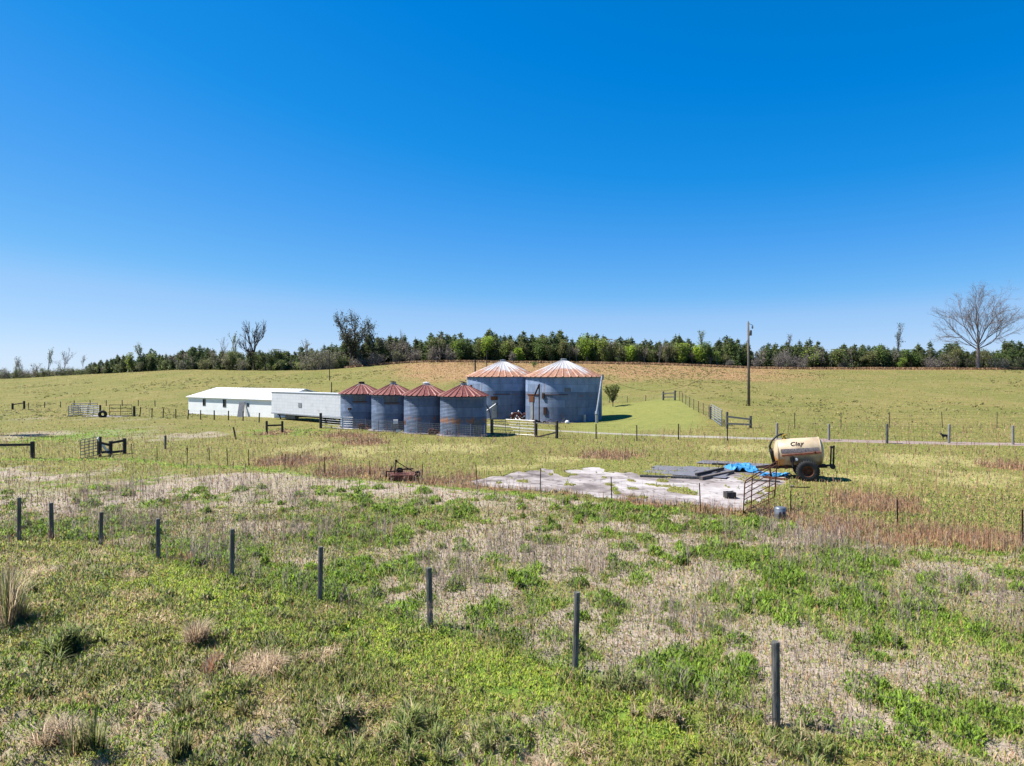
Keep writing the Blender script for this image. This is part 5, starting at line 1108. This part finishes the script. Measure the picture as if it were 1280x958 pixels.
# rank brown grass under the wood's edge
X = rng.uniform(-75, 170, 26000); PX_ = rng.uniform(430, 1330, 26000); Yr = ridge_y(PX_)+rng.uniform(-3.2, -.4, 26000); X = (PX_-640)/F*Yr
blades(X, Yr, rng.uniform(.25, .8, len(X)), np.full(len(X), .14), rng.uniform(.1, .5, len(X)), pick([(.30,.18,.10), (.22,.12,.07), (.38,.25,.15), (.26,.16,.08)], len(X), .25), name='bracken', label='strip of rusty brown dead grass at the foot of the wood', cat='grass')
n_ = 9500; PX_ = rng.uniform(-60, 1400, n_); Yr = ridge_y(PX_)+rng.uniform(3, 10, n_); X = (PX_-640)/F*Yr
clump_field(X, Yr, rng.uniform(.5, 1.1, n_), rng.uniform(1.0, 2.8, n_)*np.where(PX_ < 110, .75, 1), 14, PINE_C+[(.15,.16,.05), (.18,.15,.10), (.13,.17,.05)], .03, 'undergrowth', 'dark brush filling the gaps under the trees of the wood')
kinds = []
for k_, (cols, nn) in enumerate(((MIDG+OLIVE, 1500), (OLIVE+GREYL, 1000), (LIME+MIDG, 1400), (GREYL+PINKB, 450), (MIDG, 1600), (PINKB+GREYL, 120), (OLIVE, 1300))):
    kinds.append((leafy(800+k_, 6.6, 4.6, cols, nn, .5, .17, 3, r0=.11, low=.26, bark='pale_bark'), ('soft green', 'olive and grey', 'fresh lime green', 'brownish half bare', 'plain mid green', 'leafless grey brown', 'dull olive')[k_]))
rn_ = random.Random(77); px = 118
while px < 1330:
    wts = (2, 4, .6, 5, 1.5, 4, 3) if px < 560 else (4, 3, 2.2, 1.6, 4, 1.6, 3); k_ = rn_.choices(range(7), wts)[0]; (cr, tr), nm = kinds[k_]
    p = Wp(px, float(ridge_y(px))+rn_.uniform(.8, 3.5)); s_ = float(np.interp(px, *TOPS))/6.6*rn_.uniform(.5, 1.0)
    tree_obj('leafy_tree', p-Vector((0, 0, .1)), rn_.uniform(0, 6), cr, tr, 'low '+nm+' edge tree, '+SEG(px), group='low '+nm+' trees of the wood edge '+SEG(px), sc=(s_*rn_.uniform(.8, 1.2), s_, s_))
    px += rn_.uniform(7, 19)
# little vase shaped tree on the lawn
p = P(766, 508.5); s = p.y/F; rn = random.Random(4); segs, tips = [], []
segs.append(((0, 0, -.1), (0, 0, .55), .07, .06))
for k in range(16):
    a = rn.uniform(0, 6.28); t = rn.uniform(.15, .6); grow(rn, Vector((0, 0, rn.uniform(.4, .6))), Vector((math.cos(a)*t, math.sin(a)*t, 1)).normalized(), 1.5, .03, 1, segs, tips, .25, .1, .06, .5, (2, 3), .01)
segs, tips = normalise(segs, tips, 27*s, 24*s); v, f = tubes_np(segs, 4); T = np.array([s_[1] for s_ in segs if s_[1][2] > .75]); i = rng.integers(0, len(T), 2600)
c0 = leaves_np(T[i]+rng.normal(0, .1, (2600, 3)), .075, pick([(.13,.17,.03), (.19,.22,.05), (.09,.12,.025), (.24,.22,.08)], 2600)); tree_obj('ornamental_tree', p, 0, npmesh('crown', *c0, M['leaf']), npmesh('trunk', v, f, None, M['bark']), 'little vase shaped tree on the mown lawn right of the big bins')
# tree mostly outside the left edge
p = Wp(-34, 60); cr, tr = leafy(950, (HZ-386)*60/F+CH, 5.2, MIDG, 1500, .35, .13, 4, low=.35, r0=.16)
tree_obj('leafy_tree', p, 1.0, cr, tr, 'tree whose leafy branch tips just reach in at the left edge of the sky')
# small bush above the right big bin
p = P(668, 463.5); p = Wp(668, 165); cr, tr = leafy(951, 1.3, 2.2, MIDG, 250, .2, .12, 2, low=.3, r0=.05); tree_obj('small_bush', p, 0, cr, tr, 'small dark bush on the brown slope between the big bin roofs', 'bush')

# ---------------------------------------------------------------- poles and lines
p = P(936, 507.5); s = p.y/F; H = 104.5*s
root = empty('utility_pole', p, 0, 'tall wooden utility pole with a transformer on the right hand slope', 'utility pole')
MB().tube([(0, 0, -.5), (-.05, 0, H*.5), (-.12, 0, H)], [.17, .15, .11], 12).build('pole', M['bark'], root, smooth=True)
MB().lathe([(.001, 0), (.17, 0), (.19, .05), (.19, .6), (.15, .66), (.001, .68)], 14, c=(.12, -.05, H*.84)).build('transformer', M['dark_galv'], root, smooth=True)
MB().tube([(-.1, 0, H*.985), (.35, 0, H*.97)], .03, 6).build('crossarm', M['dark_galv'], root)
MB().lathe([(.02, 0), (.09, .04), (.12, .22), (.06, .34), (.09, .42), (.02, .5)], 10, c=(.4, 0, H*.92)).build('lamp_head', M['galv'], root, smooth=True)
MB().lathe([(.04, 0), (.07, .06), (.04, .16)], 8, c=(-.12, 0, H)).build('insulator', M['galv'], root)
def cable(a, b, sag, r, label):
    pts = [a.lerp(b, t)-Vector((0, 0, sag*4*t*(1-t))) for t in [i/24 for i in range(25)]]; o0 = a.copy()
    o = MB().tube([q_-o0 for q_ in pts], r, 5).build('power_line', M['black'], loc=o0); tag(o, label, 'cable'); return o
cable(aug_top+Vector((.1, .1, -.1)), p+Vector((-.05, 0, H*.80)), 3.6, .014, 'slack service cable hanging from the big bin up to the utility pole')
def pole(px, top, Y, r, label):
    p = Wp(px, Y); H = CH+(HZ-top)*Y/F-p.z; o = MB().tube([(0, 0, -.4), (0, 0, H)], [r, r*.75], 8).build('wooden_pole', M['dark_wood'], loc=p); tag(o, label, 'pole')
    return p+Vector((0, 0, H))
t1 = pole(594, 449, 128, .17, 'thicker and shorter of the two dark poles behind the left big bin'); t2 = pole(608.5, 438, 150, .11, 'thinner and taller of the two dark poles behind the left big bin')
t3 = pole(412, 439, 150, .10, 'thin dark pole in the field in front of the biggest grey thicket'); t4 = pole(414.5, 478, 110, .10, 'short dark stake in the field above the white trailer')
cable(t2, t3, 1.0, .012, 'thin cable strung across the field in front of the wood')

# ---------------------------------------------------------------- slurry tank wagon
def tank():
    p = P(1007, 598.5); p.z = .0; s = p.y/F
    root = empty('tank_wagon', p, R(-17), 'cream slurry tank wagon with black tyres parked on the slab', 'tank wagon')
    tl = R(5); rot = Matrix.Rotation(-tl, 3, 'Y'); Rt = .70; Lt = 2.32; cx, cz = -.36, 1.36
    def T(v): return rot @ Vector((v[0]*.87, v[1], v[2]))+Vector((cx, 0, cz))
    def tr(mb): mb.v = [tuple(T(v)) for v in mb.v]; return mb
    m, n, l, b = nt('cream_paint'); tc = n.new('ShaderNodeTexCoord'); no = n.new('ShaderNodeTexNoise'); no.inputs['Scale'].default_value = 2.2; no.inputs['Detail'].default_value = 8; l.new(tc.outputs['Object'], no.inputs[0])
    r = ramp(n, [(.3, (.40, .29, .17)), (.55, (.54, .42, .27)), (.8, (.60, .49, .34))]); l.new(no.outputs[0], r.inputs[0])
    sp = n.new('ShaderNodeSeparateXYZ'); l.new(tc.outputs['Object'], sp.inputs[0])
    def mrng(src, a_, b_): x = n.new('ShaderNodeMapRange'); l.new(src, x.inputs[0]); x.inputs[1].default_value = a_; x.inputs[2].default_value = b_; return x.outputs[0]
    def mul(a_, b_, op='MULTIPLY'): x = n.new('ShaderNodeMath'); x.operation = op; l.new(a_, x.inputs[0]); l.new(b_, x.inputs[1]); return x.outputs[0]
    n3 = n.new('ShaderNodeTexNoise'); n3.inputs['Scale'].default_value = 3.5; n3.inputs['Detail'].default_value = 7; l.new(tc.outputs['Object'], n3.inputs[0])
    low = mrng(sp.outputs[2], 1.75, .75); dirt = mrng(mul(low, n3.outputs[0]), .16, .5)
    left = mul(mrng(sp.outputs[0], -.4, -1.2), mrng(sp.outputs[2], 1.35, 1.0)); rust = mrng(mul(left, n3.outputs[0]), .3, .42)
    m1 = n.new('ShaderNodeMix'); m1.data_type = 'RGBA'; l.new(dirt, m1.inputs[0]); l.new(r.outputs[0], m1.inputs[6]); m1.inputs[7].default_value = (.25, .18, .11, 1)
    m2 = n.new('ShaderNodeMix'); m2.data_type = 'RGBA'; l.new(rust, m2.inputs[0]); l.new(m1.outputs[2], m2.inputs[6]); m2.inputs[7].default_value = (.42, .20, .05, 1)
    l.new(m2.outputs[2], b.inputs['Base Color']); b.inputs['Roughness'].default_value = .45
    prof = [(.001, -Lt/2-.2), (.28, -Lt/2-.18), (.52, -Lt/2-.11), (Rt-.04, -Lt/2-.02), (Rt, -Lt/2+.04)]; prof = prof+[(r_, -z) for r_, z in reversed(prof)]
    o = tr(MB().lathe(prof, 48, axis='x')).build('tank', m, root, smooth=True)
    for xx in (-Lt/2+.03, Lt/2-.03): tr(MB().lathe([(Rt+.001, xx-.02), (Rt+.018, xx-.02), (Rt+.018, xx+.02), (Rt+.001, xx+.02)], 48, axis='x')).build('seam_band', m, root)
    # side stripe (weathered lettering band) and the guide rail
    def strip(a0, a1, x0, x1, off=.006, n_=6):
        vs, fs = [], []
        for i in range(n_+1):
            t = R(a0+(a1-a0)*i/n_); r0 = Rt+off; y, z = -r0*math.cos(t), r0*math.sin(t); vs += [(x0, y, z), (x1, y, z)]
        for i in range(n_): fs.append((2*i, 2*i+1, 2*i+3, 2*i+2))
        return tr(MB().add(vs, fs))
    ms = mat('stripe', [(.38, (.10, .085, .09)), (.5, (.20, .17, .17)), (.62, (.30, .27, .26))], 16, .6, stretch=(1, 1, 1.0), bump=0)
    strip(5, 21, -.98, 1.02).build('stripe', ms, root)
    tr(MB().beam((-.95, -Rt-.05, -.06), (1.12, -Rt-.05, .0), .08, .09)).build('guide_rail', mat('orange_rust', [(.3, (.22, .06, .03)), (.7, (.42, .15, .07))], 8, .7), root)
    tr(MB().lathe([(.05, 0), (.07, 0), (.07, .12), (.001, .13)], 10, c=(.78, -Rt-.05, -.05))).build('rail_bracket', M['rust'], root)
    # the word on the tank, wrapped on its side
    cu = bpy.data.curves.new('lettering', 'FONT'); cu.body = 'Clay'; cu.size = .31; cu.shear = .3; cu.space_character = 1.12; cu.align_x = 'CENTER'; cu.extrude = 0; cu.offset = .006
    to = bpy.data.objects.new('tmp', cu); COL.objects.link(to); dg = bpy.context.evaluated_depsgraph_get(); dg.update(); tm = bpy.data.meshes.new_from_object(to.evaluated_get(dg)); bpy.data.objects.remove(to)
    for v in tm.vertices:
        t = R(34)+v.co.y/Rt; r0 = Rt+.024; v.co = T((v.co.x*1.15-.12, -r0*math.cos(t), r0*math.sin(t)))
    tm.materials.clear(); lo = link('lettering', tm, M['black'], root)
    # top valve, hose
    tr(MB().lathe([(.12, -.04), (.12, .05), (.06, .07), (.05, .16), (.14, .17), (.14, .22), (.001, .24)], 14, c=(-.68, 0, Rt))).build('valve', mat('yellow_paint', [(.3, (.42, .27, .04)), (.7, (.55, .38, .06))], 6, .5), root, smooth=False)
    hp = [(-.70, 0, Rt+.24), (-.85, -.05, Rt+.24), (-1.1, -.1, Rt+.17), (-1.38, -.15, Rt-.05), (-1.52, -.18, Rt-.3), (-1.5, -.2, Rt-.5)]
    tr(MB().tube(hp, [.045, .05, .05, .05, .06, .07], 10)).build('hose', M['black'], root, smooth=True)
    tr(MB().tube([(-1.5, -.2, .25), (-1.46, -.2, .1), (-1.35, -.2, -.45)], .11, 12)).build('canister', M['rubber'], root, smooth=True)
    tr(MB().tube([(-1.35, -.2, -.45), (-1.3, -.15, -.6), (-1.2, -.1, -.62)], .06, 10)).build('elbow', M['dark_rust'], root, smooth=True)
    # gauge and valve on the side
    tr(MB().box((-.42, -Rt-.06, -.28), (.22, .16, .26))).build('side_valve', M['black'], root); tr(MB().tube([(-.42, -Rt-.1, -.1), (-.42, -Rt-.1, -.62)], .05, 8)).build('drain_pipe', M['black'], root); tr(MB().lathe([(.001, -.02), (.07, -.02), (.07, .02), (.001, .02)], 14, c=(-.2, -Rt-.1, -.27), axis='y')).build('gauge', M['white'], root)
    # chassis
    mb = MB(); [mb.beam((-2.3 if 0 else -1.55, y, .60), (.95, y*.9, .72), .08, .12) for y in (-.35, .35)]; mb.beam((-1.55, -.35, .6), (-2.35, 0, .52), .08, .1); mb.beam((-1.55, .35, .6), (-2.35, 0, .52), .08, .1); mb.build('chassis', M['dark_rust'], root)
    MB().tube([(0, -.75, .52), (0, .75, .52)], .05, 8).build('axle', M['dark_rust'], root)
    tr(MB().box((-.75, 0, -.68), (.16, .9, .16))).build('cradle', M['rust'], root); tr(MB().box((.75, 0, -.68), (.16, .9, .16))).build('cradle', M['rust'], root)
    mb = MB(); mb.beam((-1.5, -.3, .62), (-2.5, -.1, .28), .05, .05); mb.beam((-1.75, 0, .6), (-1.6, -.2, .02), .06, .06); mb.build('jack', M['dark_rust'], root)
    # wheels
    for y in (-.86, .86):
        w = MB().lathe([(.27, -.15), (.42, -.17), (.5, -.15), (.525, -.09), (.525, .09), (.5, .15), (.42, .17), (.27, .15)], 40, axis='y').build('wheel', M['rubber'], root, smooth=True, loc=(0, y, .525))
        tb = MB()
        for k in range(30):
            t = 2*math.pi*k/30
            for sgn in (-1, 1):
                tt = t+sgn*.05; c = Vector((math.cos(tt)*.53, sgn*.075, math.sin(tt)*.53)); rr = Matrix.Rotation(-tt, 3, 'Y') @ Matrix.Rotation(sgn*.5, 3, 'X'); tb.box(c, (.035, .13, .03), rr)
        tb.build('tread', M['rubber'], w)
        MB().lathe([(.001, -.04), (.08, -.06), (.09, -.02), (.2, -.01), (.23, -.12), (.275, -.15), (.275, .15), (.23, .12), (.2, .02), (.001, .02)], 28, axis='y').build('rim', M['rust'], w, smooth=False)
    # rear stand
    mb = MB(); mb.beam((.6, -.25, .74), (1.2, -.25, .78), .08, .09); mb.build('rear_beam', M['black'], root)
    mb = MB(); mb.tube([(1.10, -.25, .72), (1.13, -.25, 1.72)], .04, 8); mb.tube([(1.23, -.25, .76), (1.25, -.25, 1.76)], .045, 8); mb.box((1.18, -.25, 1.68), (.2, .08, .1)); mb.build('rear_stand', M['black'], root)
    MB().lathe([(.001, -.06), (.13, -.06), (.13, .06), (.001, .06)], 14, c=(1.2, -.25, .72), axis='y').build('roller', M['black'], root)
tank()

# ---------------------------------------------------------------- things on and by the slab
ZS = .04
def sp(px, py): q_ = P(px, py); q_.z = ZS; return q_
def tarp(cx, cy, wpx, dm, label, seed, h=.22):
    p = sp(cx, cy); s = p.y/F; w = wpx*s; nx_, ny_ = 60, 34; vs = []
    for j in range(ny_):
        for i in range(nx_):
            u, v = i/(nx_-1)-.5, j/(ny_-1)-.5
            wob = 1+.5*(float(vn(np.array([math.atan2(v, u)*2.2+9]), np.array([seed]), seed)[0])-.5)
            vs.append((u*w*wob, v*dm*wob))
    X_ = np.array([a for a, b in vs]); Y_ = np.array([b for a, b in vs]); e = np.minimum(1, (1-np.maximum(np.abs(2*X_/w), np.abs(2*Y_/dm)).clip(0, 1))*4+.12)
    rdg = np.abs(fbm(X_*2.4+seed, Y_*3.2, seed, 3)-.5)*2
    Z_ = (.02+h*e*(1-rdg)**2.2*(.35+fbm(X_*1.1, Y_*1.3, seed+3, 2)))
    v3 = np.stack([X_, Y_, Z_+.005], 1); ii, jj = np.meshgrid(np.arange(nx_-1), np.arange(ny_-1)); q_ = (jj*nx_+ii).ravel()
    me = npmesh('tarp', v3, np.stack([q_, q_+1, q_+nx_+1, q_+nx_], 1), smooth=True); o = link('blue_tarp', me, M['tarp'], loc=p); tag(o, label, 'tarp'); return o
M['tarp'] = mat('blue_tarp', [(.3, (.03, .20, .45)), (.7, (.07, .36, .68))], 2.5, .55, bump=.2, spec=.3)
tarp(927, 587.5, 36, 2.0, 'crumpled bright blue tarp lying on the slab left of the tank wagon', 4, .3)
tarp(968, 595, 40, .9, 'thin blue tarp strip lying on the slab under the tongue of the tank wagon', 8, .2)
# grey corrugated sheets
M['sheet'] = mat('old_sheet', [(.3, (.12, .12, .14)), (.55, (.19, .19, .22)), (.8, (.27, .26, .28))], 5, .6, .2, stretch=(1, 8, 1), bump=.4)
def sheets(px, py, L, Wd, n, label, seed, z0=ZS+.005, rz=-.55):
    rn = random.Random(seed); p = P(px, py); p.z = z0; mb = MB(); rows = int(Wd/.75); cols_ = max(1, int(L/2.1)); k = 0
    for r_ in range(rows):
        for c_ in range(cols_):
            ox, oy, a = (c_-(cols_-1)/2)*2.1+rn.uniform(-.25, .25), (r_-(rows-1)/2)*.75+rn.uniform(-.05, .05), rn.uniform(-.06, .06); ca, sa = math.cos(a), math.sin(a); N = 20; vs = []; k += 1
            tl = rn.uniform(0, .03)
            for i in range(N+1):
                y = (i/N-.5)*.85; z = .02+.012*(k % 3)+(.022 if i % 2 else 0)
                for x in (-1.15, 1.15): vs.append((x*ca-y*sa+ox, x*sa+y*ca+oy, z+(tl if x > 0 else 0)))
            mb.add(vs, [(2*i, 2*i+1, 2*i+3, 2*i+2) for i in range(N)])
    o = mb.build('sheet_stack', M['sheet'], loc=p, rz=rz); tag(o, label, 'metal sheets'); return o
sheets(862, 590, 4.3, 3.9, 7, 'wide spread of dark grey corrugated sheets on the slab', 2)
sheets(925, 580.5, 4.3, 1.7, 6, 'dark grey sheets at the back of the slab behind the blue tarp', 3, .06)
def timber(a, b, w, h, label, m='grey_wood', z=ZS):
    A, B = P(*a), P(*b); A.z = B.z = z+h/2+.003; o0 = A.copy(); o = MB().beam(Vector((0, 0, 0)), B-A, w, h).build('timber', M[m], loc=o0); tag(o, label, 'timber')
timber((800, 597.5), (880, 600), .14, .10, 'long dark plank along the front edge of the grey sheets', 'post', .05)
timber((876, 601), (916, 592), .18, .16, 'thick brown beam slanting beside the grey sheets', 'bark')
timber((870, 598), (904, 589.5), .12, .12, 'thinner dark plank lying next to the thick brown beam', 'dark_wood', .14)
timber((890, 583), (912, 583.5), .12, .1, 'dark plank among the weeds at the back of the slab', 'dark_wood', .13)
timber((940, 601.5), (975, 604), .1, .08, 'weathered board on the slab below the wagon tongue', 'post')
timber((955, 598), (985, 601.5), .12, .1, 'reddish board on the slab near the wagon wheel', 'rust')
timber((962, 606), (992, 609), .1, .05, 'grey board near the right edge of the slab', 'grey_wood')
a = sp(912, 624); mb = MB(); mb.box((0, -.15, .13), (.4, .1, .26)); mb.box((0, .15, .13), (.4, .1, .26)); [mb.box((x, 0, .13), (.05, .2, .26)) for x in (-.175, 0, .175)]; o = mb.build('cinder_block', M['dark_wood'], loc=a, rz=.1); tag(o, 'small dark block sitting on the slab left of the pipe gate', 'block')
# leaning rusty pipe gate
A, B = P(929, 645.5), P(968, 632); A.z -= .02
root = empty('pipe_gate', A, 0, 'rusty brown pipe gate hung askew at the corner of the slab', 'gate'); d = B-A; d.z = 0
lo0, lo1 = Vector((0, 0, .12)), d+Vector((0, 0, .30)); t0, t1_ = lo0+Vector((.05, 0, 1.16)), lo1+Vector((.1, 0, 1.45))
MB().tube([lo0+Vector((0, 0, -.1)), t0-Vector((0, 0, .1)), t0+Vector((.06, .03, 0)), t1_, lo1], .024, 8).build('frame', M['rust'], root, smooth=True)
mb = MB()
for k in range(6):
    t = (0, .2, .38, .56, .74, .9)[k]; mb.tube([lo0.lerp(t0, t), lo1.lerp(t1_, t)], .02, 6)
mb.build('bars', M['rust'], root)
for u in (.22, .78): MB().tube([lo0.lerp(lo1, u)-Vector((0, .02, .15)), t0.lerp(t1_, u)], .022, 6).build('upright', M['rust'], root)
p = P(975, 649.5); root = empty('steel_drum', p, 0, 'grey metal drum standing in the grass below the pipe gate', 'drum')
o = MB().lathe([(.001, .02), (.19, .02), (.2, .05), (.2, .2), (.21, .22), (.2, .24), (.2, .42), (.16, .46), (.001, .47)], 24).build('body', mat('blue_grey_metal', [(.3, (.14, .16, .19)), (.7, (.30, .33, .37))], 6, .4, .4), root, smooth=True)
mb = MB(); [mb.box((x, -.19, .16), (.05, .06, .3)) for x in (-.08, .05)]; mb.build('straps', M['black'], root)
rn = random.Random(8); mb = MB(); p = P(968, 646)
for k in range(26):
    q_ = Vector((rn.uniform(-1.1, .7), rn.uniform(-.3, .5), rn.uniform(.03, .25))); mb.tube([q_, q_+Vector((rn.uniform(-.5, .5), rn.uniform(-.3, .3), rn.uniform(.0, .3)))], .012, 4)
o = mb.build('brush_pile', M['bark'], loc=p); tag(o, 'small heap of dead sticks around the grey drum', 'sticks')
p = P(1001, 615); mb = MB(); mb.beam((-.45, 0, .35), (.45, .05, .32), .03, .04); mb.tube([(-.4, 0, 0), (-.4, 0, .36)], .015, 6); o = mb.build('broken_rail', M['dark_rust'], loc=P(1000, 619)); tag(o, 'short dark broken rail in the grass right of the slab', 'rail')

# ---------------------------------------------------------------- rusty mower
def mower():
    p = P(500, 600); s = p.y/F; root = empty('rotary_mower', p, R(8), 'rusty red rotary mower left in the grass behind the steel post fence', 'mower'); root.scale = (.9, .9, .95)
    mb = MB(); mb.box((.12, 0, .29), (1.4, 1.1, .07)); mb.box((.12, -.55, .2), (1.4, .03, .2)); mb.box((.12, .55, .2), (1.4, .03, .2)); mb.box((.82, 0, .2), (.03, 1.1, .2)); mb.box((-.58, 0, .2), (.03, 1.1, .2)); mb.build('deck', M['red_rust'], root)
    mb = MB(); mb.beam((-.3, -.25, .38), (-.2, 0, 1.02), .06, .06); mb.beam((-.3, .25, .38), (-.2, 0, 1.02), .06, .06); mb.beam((-.2, 0, .98), (.75, 0, .42), .04, .04); mb.beam((-.55, 0, .42), (-.22, 0, .98), .03, .03); mb.box((-.2, 0, 1.02), (.14, .14, .1)); mb.build('hitch_frame', M['dark_rust'], root)
    MB().lathe([(.001, 0), (.2, 0), (.2, .16), (.12, .24), (.001, .26)], 14, c=(-.02, 0, .4)).build('gearbox', M['dark_rust'], root)
    MB().tube([(.15, 0, .56), (.75, 0, .58)], .04, 8).build('drive_shaft', M['dark_rust'], root)
    mb = MB(); mb.beam((-.75, -.3, .5), (-.2, -.3, .5), .05, .05); mb.beam((-.72, -.3, .2), (-.72, -.3, .52), .06, .06); mb.beam((-.55, .1, .4), (-.45, .1, .72), .04, .04); mb.beam((-.75, -.3, .5), (-.5, .1, .45), .05, .05); mb.build('linkage', M['dark_rust'], root)
    MB().lathe([(.04, -.05), (.16, -.05), (.18, 0), (.16, .05), (.04, .05)], 16, c=(.98, .0, .3), axis='y').build('tail_wheel', M['rubber'], root)
mower()

# ---------------------------------------------------------------- small black dog on the track
def dog():
    p = P(1181, 549.5); me = bpy.data.meshes.new('dog_body')
    J = [((0, 0, .30), .085), ((.14, 0, .30), .08), ((-.14, 0, .31), .09), ((-.24, 0, .36), .055), ((-.31, 0, .43), .06), ((-.40, 0, .41), .03), ((.24, 0, .34), .02), ((.33, 0, .42), .012),
         ((-.15, -.05, .2), .035), ((-.16, -.05, .1), .02), ((-.17, -.05, .01), .02), ((-.15, .05, .2), .035), ((-.12, .05, .1), .02), ((-.13, .05, .01), .02),
         ((.15, -.05, .2), .045), ((.19, -.05, .12), .022), ((.16, -.05, .01), .02), ((.13, .05, .2), .045), ((.17, .05, .12), .022), ((.13, .05, .01), .02),
         ((-.30, -.04, .50), .014), ((-.30, .04, .50), .014)]
    E = [(0, 1), (0, 2), (2, 3), (3, 4), (4, 5), (1, 6), (6, 7), (2, 8), (8, 9), (9, 10), (2, 11), (11, 12), (12, 13), (1, 14), (14, 15), (15, 16), (1, 17), (17, 18), (18, 19), (4, 20), (4, 21)]
    me.from_pydata([j[0] for j in J], E, []); o = link('black_dog', me, M['black'], loc=p)
    md = o.modifiers.new('skin', 'SKIN'); sv = me.skin_vertices[0].data if me.skin_vertices else None
    if sv is None:
        me.attributes; bm_ = None
        import bmesh
        bm = bmesh.new(); bm.from_mesh(me); bm.verts.layers.skin.verify(); bm.to_mesh(me); bm.free(); sv = me.skin_vertices[0].data
    for i, j in enumerate(J): sv[i].radius = (j[1], j[1]); sv[i].use_root = i == 0
    o.modifiers.new('sub', 'SUBSURF').levels = 1
    tag(o, 'small black dog standing by a pale post on the dirt track', 'dog')
dog()
